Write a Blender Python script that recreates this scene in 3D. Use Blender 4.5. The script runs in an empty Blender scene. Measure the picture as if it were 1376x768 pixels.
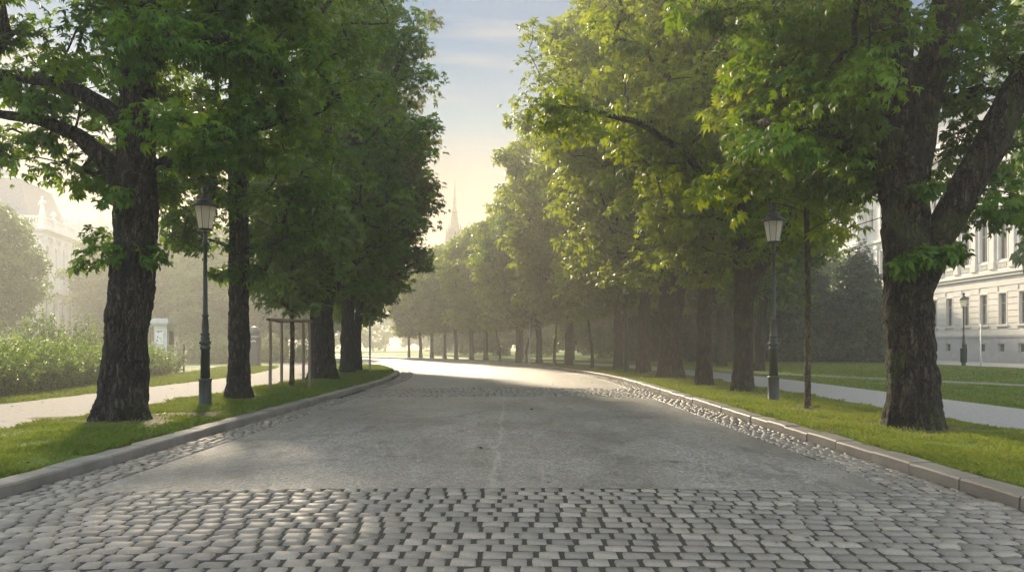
import bpy, math, random
import numpy as np
R = math.radians
PI = math.pi
scene = bpy.context.scene
col = scene.collection
random.seed(7)
F, HX, HY, CAMH = 1100.0, 688.0, 463.0, 1.6

def at(px, py, d):                      # photo pixel at a given distance -> point in the place
    return np.array([(px - HX) / F * d, d, CAMH + (HY - py) / F * d])

# ------------------------------------------------------------------ object helpers
def mesh_from(name, verts, faces, mat=None, smooth=False):
    me = bpy.data.meshes.new(name)
    if isinstance(faces, np.ndarray):
        v = np.asarray(verts, dtype=np.float32)
        n, k = faces.shape
        me.vertices.add(len(v)); me.vertices.foreach_set('co', v.ravel())
        me.loops.add(n * k); me.loops.foreach_set('vertex_index', faces.astype(np.int32).ravel())
        me.polygons.add(n)
        me.polygons.foreach_set('loop_start', np.arange(0, n * k, k, dtype=np.int32))
        me.polygons.foreach_set('loop_total', np.full(n, k, dtype=np.int32))
        me.update(calc_edges=True)
    else:
        me.from_pydata([tuple(map(float, p)) for p in verts], [], faces)
        me.update()
    if mat: me.materials.append(mat)
    if smooth: me.polygons.foreach_set('use_smooth', np.ones(len(me.polygons), dtype=bool))
    return me

def attr(me, vals, name='tint'):
    a = me.attributes.new(name, 'FLOAT', 'FACE')
    a.data.foreach_set('value', np.asarray(vals, dtype=np.float32))

def link(name, me, parent=None, loc=None, rz=0.0, label=None, cat=None, group=None, kind=None):
    o = bpy.data.objects.new(name, me); col.objects.link(o)
    if parent: o.parent = parent
    if loc is not None: o.location = [float(c) for c in loc]
    o.rotation_euler = (0, 0, rz)
    for k, v in (('label', label), ('category', cat), ('group', group), ('kind', kind)):
        if v: o[k] = v
    return o

def copy_tree(o, parent=None):
    c = o.copy(); col.objects.link(c)
    if parent: c.parent = parent
    for ch in list(o.children): copy_tree(ch, c)
    return c

def place(proto, used, name, loc, rz, sc, label, cat, group):
    o = copy_tree(proto) if used else proto
    o.location = [float(c) for c in loc]; o.rotation_euler = (0, 0, rz)
    o.scale = sc if hasattr(sc, '__len__') else (sc, sc, sc)
    o['label'] = label; o['category'] = cat
    if group: o['group'] = group
    return o

class MB:
    def __init__(s): s.v = []; s.f = []; s.sm = False
    def add(s, v, f):
        b = len(s.v); s.v += [tuple(map(float, p)) for p in v]; s.f += [tuple(i + b for i in q) for q in f]; return s
    def box(s, x0, x1, y0, y1, z0, z1):
        return s.add([(x0,y0,z0),(x1,y0,z0),(x1,y1,z0),(x0,y1,z0),(x0,y0,z1),(x1,y0,z1),(x1,y1,z1),(x0,y1,z1)],
                     [(3,2,1,0),(4,5,6,7),(0,1,5,4),(1,2,6,5),(2,3,7,6),(3,0,4,7)])
    def lathe(s, prof, n=20, cx=0, cy=0, rot=0.0, cap=True, sx=1.0, sy=1.0):
        v = []; f = []
        for z, r in prof:
            for i in range(n):
                a = 2 * PI * i / n + rot
                v.append((cx + sx * r * math.cos(a), cy + sy * r * math.sin(a), z))
        for j in range(len(prof) - 1):
            for i in range(n):
                k = (i + 1) % n
                f.append((j*n+i, j*n+k, (j+1)*n+k, (j+1)*n+i))
        if cap:
            f.append(tuple(range(n))[::-1]); f.append(tuple((len(prof)-1)*n+i for i in range(n)))
        return s.add(v, f)
    def tube(s, pts, rad, n=8):
        v, f = tube_geo(np.array(pts, float), np.array(rad, float), n)
        return s.add(v, [tuple(q) for q in f])
    def build(s, name, mat, parent=None, smooth=False, **k):
        return link(name, mesh_from(name, s.v, s.f, mat, smooth), parent, **k)

def tube_geo(P, rad, n=6, cap=False):
    T = np.gradient(P, axis=0); T /= np.linalg.norm(T, axis=1)[:, None] + 1e-9
    ref = np.where(np.abs(T[:, 2:3]) > 0.9, np.array([[1.0, 0, 0]]), np.array([[0, 0, 1.0]]))
    if len(P) > 1: ref[:] = ref[len(P)//2]
    A = np.cross(T, ref); A /= np.linalg.norm(A, axis=1)[:, None] + 1e-9
    B = np.cross(T, A)
    a = np.arange(n) * 2 * PI / n
    V = P[:, None] + rad[:, None, None] * (np.cos(a)[None, :, None] * A[:, None] + np.sin(a)[None, :, None] * B[:, None])
    m = len(P)
    i, j = np.meshgrid(np.arange(m - 1), np.arange(n), indexing='ij'); k = (j + 1) % n
    Q = np.stack([i*n+j, i*n+k, (i+1)*n+k, (i+1)*n+j], -1).reshape(-1, 4)
    return V.reshape(-1, 3), Q

# ------------------------------------------------------------------ materials
def mat_new(name):
    m = bpy.data.materials.new(name); m.use_nodes = True
    nt = m.node_tree; nt.nodes.clear()
    return m, nt
def N(nt, t, **kw):
    n = nt.nodes.new(t)
    for k, v in kw.items():
        if k in n.inputs: n.inputs[k].default_value = v
        else: setattr(n, k, v)
    return n
def L(nt, a, b): nt.links.new(a, b)
def ramp(nt, fac, stops):
    r = N(nt, 'ShaderNodeValToRGB'); e = r.color_ramp.elements
    while len(e) < len(stops): e.new(0.5)
    for x, (p, c) in zip(e, stops): x.position = p; x.color = (*c, 1) if len(c) == 3 else c
    L(nt, fac, r.inputs['Fac']); return r.outputs['Color']
def noise(nt, vec, scale, detail=4, rough=0.55, mapscale=None):
    n = N(nt, 'ShaderNodeTexNoise'); n.inputs['Scale'].default_value = scale
    n.inputs['Detail'].default_value = detail; n.inputs['Roughness'].default_value = rough
    if mapscale:
        mp = N(nt, 'ShaderNodeMapping'); mp.inputs['Scale'].default_value = mapscale
        L(nt, vec, mp.inputs['Vector']); vec = mp.outputs['Vector']
    L(nt, vec, n.inputs['Vector']); return n.outputs['Fac']
def mixc(nt, fac, a, b, mode='MIX'):
    m = N(nt, 'ShaderNodeMix', data_type='RGBA', blend_type=mode)
    for s, x in ((m.inputs[0], fac), (m.inputs[6], a), (m.inputs[7], b)):
        if hasattr(x, 'node'): L(nt, x, s)
        elif hasattr(x, '__len__'): s.default_value = (*x, 1)
        else: s.default_value = x
    return m.outputs[2]
def finish(nt, color, rough=0.7, bump=None, bstr=0.4, bdist=0.02, spec=0.5, metal=0.0):
    p = N(nt, 'ShaderNodeBsdfPrincipled'); o = N(nt, 'ShaderNodeOutputMaterial')
    if hasattr(color, 'node'): L(nt, color, p.inputs['Base Color'])
    else: p.inputs['Base Color'].default_value = (*color, 1)
    if hasattr(rough, 'node'): L(nt, rough, p.inputs['Roughness'])
    else: p.inputs['Roughness'].default_value = rough
    p.inputs['Specular IOR Level'].default_value = spec; p.inputs['Metallic'].default_value = metal
    if bump is not None:
        b = N(nt, 'ShaderNodeBump'); b.inputs['Strength'].default_value = bstr; b.inputs['Distance'].default_value = bdist
        L(nt, bump, b.inputs['Height']); L(nt, b.outputs[0], p.inputs['Normal'])
    L(nt, p.outputs[0], o.inputs['Surface']); return p
def coords(nt, kind='Object'): return N(nt, 'ShaderNodeTexCoord').outputs[kind]

def plain(name, c1, c2, scale=6, rough=0.6, bstr=0.15, spec=0.5, metal=0.0, bdist=0.01, ms=None):
    m, nt = mat_new(name); v = coords(nt)
    f = noise(nt, v, scale, 6, 0.6, ms)
    finish(nt, ramp(nt, f, [(0.3, c1), (0.7, c2)]), rough, f, bstr, bdist, spec, metal); return m

def leaf_mat(name, dark, mid, light, trans, tfac=0.42, rough=0.5):
    m, nt = mat_new(name)
    a = N(nt, 'ShaderNodeAttribute', attribute_name='tint')
    c = ramp(nt, a.outputs['Fac'], [(0.0, dark), (0.5, mid), (1.0, light)])
    p = N(nt, 'ShaderNodeBsdfPrincipled'); p.inputs['Roughness'].default_value = rough
    p.inputs['Specular IOR Level'].default_value = 0.2
    L(nt, c, p.inputs['Base Color'])
    t = N(nt, 'ShaderNodeBsdfTranslucent')
    tc = mixc(nt, 0.55, c, trans); L(nt, tc, t.inputs['Color'])
    mx = N(nt, 'ShaderNodeMixShader'); mx.inputs[0].default_value = tfac
    L(nt, p.outputs[0], mx.inputs[1]); L(nt, t.outputs[0], mx.inputs[2])
    o = N(nt, 'ShaderNodeOutputMaterial'); L(nt, mx.outputs[0], o.inputs['Surface'])
    return m

M = {}
M['leaf'] = leaf_mat('leaf_green', (0.018,0.056,0.007), (0.046,0.120,0.010), (0.110,0.195,0.012), (0.24,0.36,0.008))
M['leaf_yellow'] = leaf_mat('leaf_yellow_green', (0.030,0.080,0.007), (0.080,0.165,0.009), (0.20,0.255,0.010), (0.42,0.47,0.008), 0.5)  # yellower, brighter tones put the backlit glow of the right-hand trees into the colour
M['leaf_rust'] = leaf_mat('leaf_rusty', (0.030,0.065,0.012), (0.065,0.115,0.018), (0.15,0.105,0.030), (0.24,0.25,0.03))
M['leaf_fresh'] = leaf_mat('leaf_fresh', (0.055,0.110,0.028), (0.090,0.165,0.038), (0.15,0.23,0.055), (0.26,0.34,0.05))
M['leaf_yew'] = leaf_mat('leaf_yew', (0.014,0.034,0.018), (0.026,0.055,0.027), (0.045,0.080,0.034), (0.06,0.10,0.03), 0.2)
M['leaf_hedge'] = leaf_mat('leaf_hedge', (0.040,0.105,0.012), (0.080,0.175,0.017), (0.16,0.25,0.03), (0.32,0.44,0.02), 0.42)
M['grass'] = leaf_mat('grass_blade', (0.060,0.105,0.018), (0.095,0.155,0.022), (0.20,0.21,0.035), (0.28,0.32,0.03), 0.4, 0.5)
M['litter'] = leaf_mat('leaf_litter', (0.05,0.030,0.014), (0.11,0.065,0.025), (0.22,0.15,0.05), (0.2,0.12,0.04), 0.2)

def bark(name, c1, c2, c3, moss=0.0):
    m, nt = mat_new(name); v = coords(nt)
    ridg = noise(nt, v, 9, 8, 0.68, (1.5, 1.5, 0.35))
    fine = noise(nt, v, 42, 6, 0.65, (1, 1, 0.45))
    big = noise(nt, v, 1.6, 3, 0.5)
    nv = N(nt, 'ShaderNodeTexNoise'); nv.inputs['Scale'].default_value = 5; nv.inputs['Detail'].default_value = 4; L(nt, v, nv.inputs['Vector'])
    av = N(nt, 'ShaderNodeVectorMath', operation='MULTIPLY_ADD'); av.inputs[1].default_value = (.22, .22, .22); L(nt, nv.outputs['Color'], av.inputs[0]); L(nt, v, av.inputs[2])
    mpv = N(nt, 'ShaderNodeMapping'); mpv.inputs['Scale'].default_value = (1, 1, .30); L(nt, av.outputs[0], mpv.inputs['Vector'])
    vo = N(nt, 'ShaderNodeTexVoronoi', feature='DISTANCE_TO_EDGE'); vo.inputs['Scale'].default_value = 11; L(nt, mpv.outputs[0], vo.inputs['Vector'])
    plate = ramp(nt, vo.outputs['Distance'], [(0.0, (0,)*3), (0.13, (1,)*3)])
    c = ramp(nt, ridg, [(0.40, c1), (0.52, c2), (0.66, c3)])
    c = mixc(nt, plate, c1, c)
    c = mixc(nt, ramp(nt, fine, [(0.35, (0.55,)*3), (0.65, (1.15,)*3)]), (0,0,0), c)
    if moss > 0:
        c = mixc(nt, ramp(nt, big, [(0.50, (0,0,0)), (0.66, (moss,)*3)]), c, (0.055, 0.075, 0.022))
    mm = N(nt, 'ShaderNodeMath', operation='MULTIPLY_ADD'); mm.inputs[1].default_value = 0.5
    L(nt, fine, mm.inputs[0])
    pm = N(nt, 'ShaderNodeMath', operation='MULTIPLY_ADD'); pm.inputs[1].default_value = 0.6; L(nt, plate, pm.inputs[0]); L(nt, ridg, pm.inputs[2]); L(nt, pm.outputs[0], mm.inputs[2])
    finish(nt, c, 0.85, mm.outputs[0], 1.0, 0.12, 0.2); return m
M['bark'] = bark('chestnut_bark', (0.006,0.005,0.004), (0.034,0.027,0.021), (0.15,0.125,0.10), 0.2)
M['bark_moss'] = bark('mossy_bark', (0.006,0.005,0.004), (0.034,0.028,0.019), (0.12,0.10,0.07), 0.6)
M['bark_young'] = bark('young_bark', (0.045,0.036,0.022), (0.13,0.105,0.065), (0.23,0.19,0.125), 0.3)
M['bark_warm'] = bark('warm_bark', (0.009,0.006,0.004), (0.052,0.037,0.025), (0.16,0.12,0.08), 0.2)

def asphalt():
    m, nt = mat_new('damp_asphalt'); v = coords(nt)
    agg = N(nt, 'ShaderNodeTexVoronoi'); agg.inputs['Scale'].default_value = 75; L(nt, v, agg.inputs['Vector'])
    fine = noise(nt, v, 140, 3, 0.7)
    blot = noise(nt, v, 0.30, 5, 0.6, (1.0, 0.42, 1))
    damp = noise(nt, v, 0.55, 6, 0.62, (1.0, 0.5, 1))
    c = ramp(nt, fine, [(0.3, (0.15,0.143,0.132)), (0.7, (0.29,0.276,0.252))])
    med = noise(nt, v, 7, 3, 0.75, (1.0, 0.6, 1))
    mpa = N(nt, 'ShaderNodeMapping'); mpa.inputs['Scale'].default_value = (1, .5, 1); L(nt, v, mpa.inputs['Vector'])
    va = N(nt, 'ShaderNodeTexVoronoi'); va.inputs['Scale'].default_value = 46; L(nt, mpa.outputs[0], va.inputs['Vector'])
    sa = N(nt, 'ShaderNodeSeparateColor'); L(nt, va.outputs['Color'], sa.inputs[0])
    c = mixc(nt, 1.0, c, ramp(nt, sa.outputs[0], [(0.0, (0.62,)*3), (0.5, (1.0,)*3), (1.0, (1.5,)*3)]), 'MULTIPLY')
    c = mixc(nt, ramp(nt, med, [(0.36, (0.32,)*3), (0.60, (0,)*3)]), c, (0.06,0.056,0.051))
    c = mixc(nt, ramp(nt, med, [(0.60, (0,)*3), (0.78, (0.6,)*3)]), c, (0.32,0.30,0.27))
    c = mixc(nt, ramp(nt, damp, [(0.36, (0.50,)*3), (0.58, (0,)*3)]), c, (0.040,0.036,0.032))
    c = mixc(nt, ramp(nt, blot, [(0.55, (0,0,0)), (0.75, (0.5,)*3)]), c, (0.21,0.175,0.135))
    # worn pale joint along the middle of the carriageway
    sx = N(nt, 'ShaderNodeSeparateXYZ'); L(nt, v, sx.inputs[0])
    wob = noise(nt, v, 1.3, 4)
    ad = N(nt, 'ShaderNodeMath', operation='MULTIPLY_ADD'); ad.inputs[1].default_value = 0.28; L(nt, wob, ad.inputs[0]); L(nt, sx.outputs['X'], ad.inputs[2])
    sh = N(nt, 'ShaderNodeMath', operation='ADD'); sh.inputs[1].default_value = 0.07; L(nt, ad.outputs[0], sh.inputs[0])
    ab = N(nt, 'ShaderNodeMath', operation='ABSOLUTE'); L(nt, sh.outputs[0], ab.inputs[0])
    c = mixc(nt, ramp(nt, ab.outputs[0], [(0.0, (0.28,)*3), (0.05, (0,0,0))]), c, (0.40,0.37,0.32))
    # hairline cracks
    cr = N(nt, 'ShaderNodeTexVoronoi', feature='DISTANCE_TO_EDGE'); cr.inputs['Scale'].default_value = 0.42
    dis = N(nt, 'ShaderNodeVectorMath', operation='ADD')
    nz = N(nt, 'ShaderNodeTexNoise'); nz.inputs['Scale'].default_value = 1.7; nz.inputs['Detail'].default_value = 6; L(nt, v, nz.inputs['Vector'])
    L(nt, v, dis.inputs[0]); L(nt, nz.outputs['Color'], dis.inputs[1]); L(nt, dis.outputs[0], cr.inputs['Vector'])
    # long tar smears and repaired spots
    st = noise(nt, v, 1.6, 4, 0.6, (1.0, 0.35, 1))
    c = mixc(nt, ramp(nt, st, [(0.60, (0,)*3), (0.66, (0.45,)*3)]), c, (0.055,0.050,0.045))
    brk = noise(nt, v, 0.8, 2)
    crm = N(nt, 'ShaderNodeMath', operation='MULTIPLY')
    L(nt, ramp(nt, cr.outputs['Distance'], [(0.0, (1,)*3), (0.012, (0,)*3)]), crm.inputs[0])
    L(nt, ramp(nt, brk, [(0.5, (0,)*3), (0.6, (0.7,)*3)]), crm.inputs[1])
    c = mixc(nt, crm.outputs[0], c, (0.02,0.018,0.016))
    rg = ramp(nt, damp, [(0.36, (0.37,)*3), (0.66, (0.50,)*3)])
    bm = N(nt, 'ShaderNodeMath', operation='ADD'); L(nt, agg.outputs['Distance'], bm.inputs[0]); L(nt, med, bm.inputs[1])
    finish(nt, c, rg, bm.outputs[0], 0.6, 0.02, 0.5); return m
M['asphalt'] = asphalt()

def cobble():
    m, nt = mat_new('granite_setts'); v = coords(nt)
    a = N(nt, 'ShaderNodeAttribute', attribute_name='tint')
    f = noise(nt, v, 60, 5, 0.7); g = noise(nt, v, 0.5, 3)
    c = ramp(nt, a.outputs['Fac'], [(0.0, (0.12,0.115,0.105)), (0.5, (0.185,0.175,0.157)), (1.0, (0.29,0.268,0.232))])
    c = mixc(nt, ramp(nt, f, [(0.35, (0.55,)*3), (0.65, (1.0,)*3)]), (0.06,0.057,0.05), c)
    finish(nt, c, ramp(nt, g, [(0.35, (0.36,)*3), (0.65, (0.54,)*3)]), f, 0.5, 0.01, 0.5); return m
M['cobble'] = cobble()
M['bed'] = plain('joint_soil', (0.010,0.009,0.007), (0.028,0.025,0.019), 25, 0.9, 0.5)

def granite(name, c1, c2, c3):
    m, nt = mat_new(name); v = coords(nt)
    f = noise(nt, v, 70, 4, 0.7); g = noise(nt, v, 1.1, 5, 0.6)
    a = N(nt, 'ShaderNodeAttribute', attribute_name='tint')
    c = ramp(nt, g, [(0.3, c1), (0.55, c2), (0.75, c3)])
    c = mixc(nt, ramp(nt, f, [(0.35, (0.6,)*3), (0.65, (1,)*3)]), (0.05,0.047,0.04), c)
    c = mixc(nt, ramp(nt, a.outputs['Fac'], [(0, (0.65,)*3), (1, (1,)*3)]), (0.03,0.03,0.027), c)
    finish(nt, c, 0.6, f, 0.35, 0.01); return m
M['kerb'] = granite('kerb_granite', (0.13,0.125,0.115), (0.24,0.23,0.21), (0.30,0.285,0.25))
M['kerb_warm'] = granite('kerb_granite_brown', (0.12,0.105,0.088), (0.21,0.19,0.162), (0.27,0.245,0.21))
M['path'] = plain('pale_gravel_path', (0.125,0.121,0.115), (0.205,0.198,0.188), 9, 0.9, 0.3, 0.2)
M['path_cool'] = plain('grey_asphalt_path', (0.20,0.20,0.20), (0.32,0.315,0.31), 9, 0.6, 0.3)

def lawn_mat():
    m, nt = mat_new('lawn'); v = coords(nt)
    f = noise(nt, v, 35, 6, 0.75); g = noise(nt, v, 0.35, 5, 0.6)
    c = ramp(nt, f, [(0.3, (0.045,0.085,0.012)), (0.5, (0.090,0.155,0.020)), (0.72, (0.150,0.200,0.035))])
    c = mixc(nt, ramp(nt, g, [(0.52, (0,0,0)), (0.72, (0.35,)*3)]), c, (0.16,0.135,0.05))
    finish(nt, c, 0.85, f, 0.9, 0.05, 0.15); return m
M['lawn'] = lawn_mat()
M['soil'] = plain('bare_soil', (0.035,0.028,0.018), (0.085,0.068,0.042), 12, 0.95, 0.6, 0.2)
M['iron'] = plain('dark_green_iron', (0.004,0.012,0.009), (0.008,0.019,0.014), 14, 0.55, 0.08)
M['iron_black'] = plain('blackened_iron', (0.014,0.016,0.017), (0.026,0.028,0.030), 14, 0.35, 0.08)
M['wood'] = plain('weathered_stake_wood', (0.13,0.105,0.075), (0.25,0.20,0.14), 16, 0.8, 0.5, ms=(1,1,0.12))
M['stone_white'] = plain('white_stucco', (0.56,0.54,0.50), (0.68,0.66,0.62), 1.3, 0.75, 0.1)
M['stone_cream'] = plain('cream_stucco', (0.58,0.56,0.515), (0.68,0.66,0.61), 1.1, 0.75, 0.1)
M['plinth'] = plain('grey_plinth', (0.36,0.365,0.38), (0.46,0.465,0.48), 1.5, 0.75, 0.15)
M['slate'] = plain('slate_roof', (0.11,0.115,0.13), (0.18,0.185,0.20), 5, 0.9, 0.2, 0.2)
M['glass_dark'] = plain('window_glass', (0.020,0.024,0.03), (0.06,0.066,0.075), 0.8, 0.12, 0.02)
M['frame'] = plain('painted_frame', (0.42,0.41,0.38), (0.52,0.51,0.48), 4, 0.5, 0.05)
M['sandstone'] = plain('pale_sandstone', (0.16,0.125,0.085), (0.25,0.20,0.14), 0.6, 0.8, 0.1)
M['kiosk'] = plain('blue_grey_paint', (0.022,0.034,0.042), (0.036,0.052,0.062), 5, 0.4, 0.05)
M['pillar'] = plain('pale_grey_paint', (0.42,0.45,0.47), (0.55,0.58,0.60), 3, 0.55, 0.08)
M['paper'] = plain('poster_paper', (0.62,0.63,0.64), (0.75,0.75,0.75), 9, 0.6, 0.02)
M['ink'] = plain('poster_ink', (0.05,0.055,0.06), (0.16,0.16,0.17), 25, 0.6, 0.02)
M['grey_metal'] = plain('galvanised_steel', (0.22,0.23,0.24), (0.32,0.33,0.34), 10, 0.45, 0.05, metal=0.6)

def lamp_glass():
    m, nt = mat_new('frosted_lantern_glass')
    p = N(nt, 'ShaderNodeBsdfPrincipled'); p.inputs['Base Color'].default_value = (0.86,0.84,0.78,1)
    p.inputs['Roughness'].default_value = 0.22
    t = N(nt, 'ShaderNodeBsdfTranslucent'); t.inputs['Color'].default_value = (0.92,0.89,0.80,1)
    tr = N(nt, 'ShaderNodeBsdfTransparent'); tr.inputs['Color'].default_value = (0.9,0.9,0.88,1)
    a = N(nt, 'ShaderNodeMixShader'); a.inputs[0].default_value = 0.5
    L(nt, p.outputs[0], a.inputs[1]); L(nt, t.outputs[0], a.inputs[2])
    b = N(nt, 'ShaderNodeMixShader'); b.inputs[0].default_value = 0.25
    L(nt, a.outputs[0], b.inputs[1]); L(nt, tr.outputs[0], b.inputs[2])
    o = N(nt, 'ShaderNodeOutputMaterial'); L(nt, b.outputs[0], o.inputs['Surface']); return m
M['lamp_glass'] = lamp_glass()

# ------------------------------------------------------------------ the road line
XC, RAD, S0, HW = -0.2, 105.0, 32.0, 5.15
def RP(s, o):
    s = np.asarray(s, float); o = np.asarray(o, float)
    s, o = np.broadcast_arrays(s, o)
    th = np.clip((s - S0) / RAD, 0, R(75))
    ex = np.maximum(s - S0 - RAD * R(75), 0)
    x = np.where(s <= S0, XC + o, XC - RAD + (RAD + o) * np.cos(th) - ex * np.sin(th))
    y = np.where(s <= S0, s, S0 + (RAD + o) * np.sin(th) + ex * np.cos(th))
    return x, y
def camber(o): return 0.075 * np.maximum(0, 1 - (np.asarray(o) / HW) ** 2)

def strip(name, s0, s1, offs, z, mat, ds=1.0, camb=False, **k):
    S = np.linspace(s0, s1, max(2, int((s1 - s0) / ds) + 1)); O = np.array(offs, float)
    SS, OO = np.meshgrid(S, O, indexing='ij'); x, y = RP(SS, OO)
    zz = np.full_like(x, z) + (camber(OO) if camb else 0)
    V = np.stack([x, y, zz], -1).reshape(-1, 3); n = len(O)
    i, j = np.meshgrid(np.arange(len(S) - 1), np.arange(n - 1), indexing='ij')
    Q = np.stack([i*n+j, i*n+j+1, (i+1)*n+j+1, (i+1)*n+j], -1).reshape(-1, 4)
    me = mesh_from(name, V, Q, mat)
    return link(name, me, **k)

SB, SE = -8.0, 150.0
# ground sheet under everything
g = MB(); g.add([(-320,-40,-0.06),(320,-40,-0.06),(320,420,-0.06),(-320,420,-0.06)], [(0,1,2,3)])
g.build('ground', M['lawn'], kind='structure')
strip('road_bed', SB, SE, np.linspace(-HW, HW, 17), -0.012, M['bed'], camb=True, kind='structure')
A1, A2, B1, B2 = 8.78, 24.3, 29.2, SE
AO = np.linspace(-4.42, 4.36, 73)
strip('road_asphalt_near', A1, A2, AO, 0.0, M['asphalt'], 0.5, True, kind='structure').name = 'asphalt_road'
_me = bpy.data.objects['asphalt_road'].data
for _v in list(_me.vertices)[:73]:
    _v.co.y += 0.012 * math.sin(_v.co.x * 5.1) + random.uniform(-.035, .008); _v.co.z -= 0.006
strip('asphalt_road', B1, B2, AO, 0.0, M['asphalt'], 1.0, True, kind='structure')
rng = np.random.default_rng(3)

def setts(name, cells, kind='structure'):
    """cells: arrays s, o, ls, lo (half sizes), each one rounded granite sett standing in the bed"""
    s, o, hs, ho, sk = cells
    n = len(s)
    k = np.array([-1.0, -0.955, -0.78, 0.78, 0.955, 1.0])
    gx, gy = np.meshgrid(k, k, indexing='ij'); gx = gx.ravel(); gy = gy.ravel()
    edge = np.maximum(np.abs(gx), np.abs(gy))
    corner = (np.abs(gx) > .9) & (np.abs(gy) > .9)
    fx = np.where(corner, gx * 0.98, gx); fy = np.where(corner, gy * 0.98, gy)
    dome = np.where(edge > .95, -0.034, np.where(edge > .8, -0.0035, 0.0015))
    S = s[:, None] + hs[:, None] * fx[None] + sk[:, None] * fy[None] * 0.02
    O = o[:, None] + ho[:, None] * fy[None]
    tilt = rng.normal(0, 0.0035, (n, 2))
    Z = 0.004 + dome[None] + tilt[:, :1] * fx[None] + tilt[:, 1:] * fy[None] + rng.normal(0, 0.003, (n, 1)) + rng.normal(0, 0.0010, (n, 36))
    x, y = RP(S, O); Z = Z + camber(O)
    V = np.stack([x, y, Z], -1).reshape(-1, 3)
    i, j = np.meshgrid(np.arange(5), np.arange(5), indexing='ij')
    q = np.stack([i*6+j, (i+1)*6+j, (i+1)*6+j+1, i*6+j+1], -1).reshape(-1, 4)[:, ::-1]
    Q = (q[None] + (np.arange(n) * 36)[:, None, None]).reshape(-1, 4)
    me = mesh_from(name, V, Q, M['cobble'], True)
    me.materials.append(M['bed']); mi = np.array([1 if (a in (0, 4) or b_ in (0, 4)) else 0 for a in range(5) for b_ in range(5)], dtype=np.int32)
    me.polygons.foreach_set('material_index', np.tile(mi, n))
    t = np.clip(rng.beta(2.2, 2.6, n), 0, 1); attr(me, np.repeat(t, 25))
    return link(name, me, kind=kind)

def rows(s0, s1, o0, o1, ps, po, jit=0.10, gap=0.020, wave=0.0, gs=None):
    S, O, HS, HO, SK = [], [], [], [], []
    gs = gs or gap
    P = rng.uniform(0.94, 1.06, max(1, round((s1 - s0) / ps))); P *= (s1 - s0) / P.sum()
    s = s0
    for r, p in enumerate(P):
        o = o0 - po * rng.uniform(0.0, 1.0)
        while o < o1:
            w = po * rng.uniform(1 - jit * 1.8, 1 + jit * 1.8)
            a, b = max(o, o0), min(o + w, o1)
            if b - a > po * 0.25:
                S.append(s + p / 2 + wave * math.sin((a + b) * 0.6 + r * 0.05) * 0.4 + rng.normal(0, .003)); O.append((a + b) / 2)
                HS.append((p - gs) / 2 * rng.uniform(.94, 1.03)); HO.append((b - a - gap) / 2 * rng.uniform(.975, 1.0)); SK.append(rng.normal(0, .25))
            o += w
        s += p
    return S, O, HS, HO, SK
def cat(*a): return [np.array(sum((list(x[i]) for x in a), [])) for i in range(5)]
setts('cobbled_crossing', cat(rows(-6, A1 - 0.02, -HW + .02, HW - .02, 0.205, 0.20, 0.09, 0.013, 0.0, 0.036)))
setts('cobbled_strip', cat(rows(A2 + .02, B1 - .02, -4.9, 4.9, 0.20, 0.20, 0.16, 0.022, 0.0, 0.034)))
def gut(o0, o1, s0, s1): return rows(s0, s1, o0, o1, 0.21, 0.175, 0.05, 0.022, 0, .036)
for side, (a, b) in (('l', (-HW + .02, -4.44)), ('r', (4.38, HW - .02))):
    setts('cobbled_gutter', cat(gut(a, b, A1, A2 + .02), gut(a, b, B1 - .02, 88)))
setts_edge = None
# kerbs: granite stones about a metre long, butted with joints
def kerb(name, sign, s1, mat):
    V, Fc, T = [], [], []
    s = SB
    prof = [(0.0, -0.05), (0.004, 0.108), (0.024, 0.13), (0.30, 0.134), (0.305, 0.0)]
    while s < s1:
        ln = rng.uniform(0.85, 1.25); n = 3
        b = len(V); dz = rng.normal(0, 0.006); do = rng.normal(0, 0.009)
        for q in range(n + 1):
            ss = s + 0.009 + (ln - 0.018) * q / n
            e = 0.006 if q in (0, n) else 0
            for (o, z) in prof:
                x, y = RP(ss, sign * (HW + o + do + (e if o < .1 else 0))); V.append((float(x), float(y), z + dz - (e if z > .1 else 0)))
        m = len(prof)
        for q in range(n):
            for j in range(m - 1):
                f = (b+q*m+j, b+q*m+j+1, b+(q+1)*m+j+1, b+(q+1)*m+j)
                Fc.append(f if sign < 0 else f[::-1])
        for q in (0, n): Fc.append(tuple(b+q*m+j for j in range(m)))
        T += [rng.uniform()] * (n * (m - 1) + 2)
        s += ln
    me = mesh_from(name, V, Fc, mat); attr(me, T)
    link(name, me, kind='structure')
kerb('kerb', -1, 130, M['kerb']); kerb('kerb', 1, 130, M['kerb_warm'])

# lawns left and right, gently uneven, with paths laid on top
def lawn(name, o0, o1, n):
    S = np.linspace(SB, SE, 130); O = np.linspace(0, 1, n) ** 1.6 * (o1 - o0) + o0
    SS, OO = np.meshgrid(S, O, indexing='ij'); x, y = RP(SS, OO)
    z = 0.112 + 0.0 * x
    V = np.stack([x, y, z], -1).reshape(-1, 3)
    i, j = np.meshgrid(np.arange(len(S) - 1), np.arange(n - 1), indexing='ij')
    Q = np.stack([i*n+j, i*n+j+1, (i+1)*n+j+1, (i+1)*n+j], -1).reshape(-1, 4)
    if o1 < o0: Q = Q[:, ::-1]
    link(name, mesh_from(name, V, Q, M['lawn']), kind='structure')
lawn('lawn', -HW - .29, -98, 30); lawn('lawn', HW + .29, 150, 30)
strip('footpath', SB, 130, np.linspace(-12.5, -8.85, 5), 0.118, M['path'], kind='structure')
strip('footpath', SB, 130, np.linspace(8.95, 12.0, 5), 0.118, M['path_cool'], kind='structure')
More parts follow.
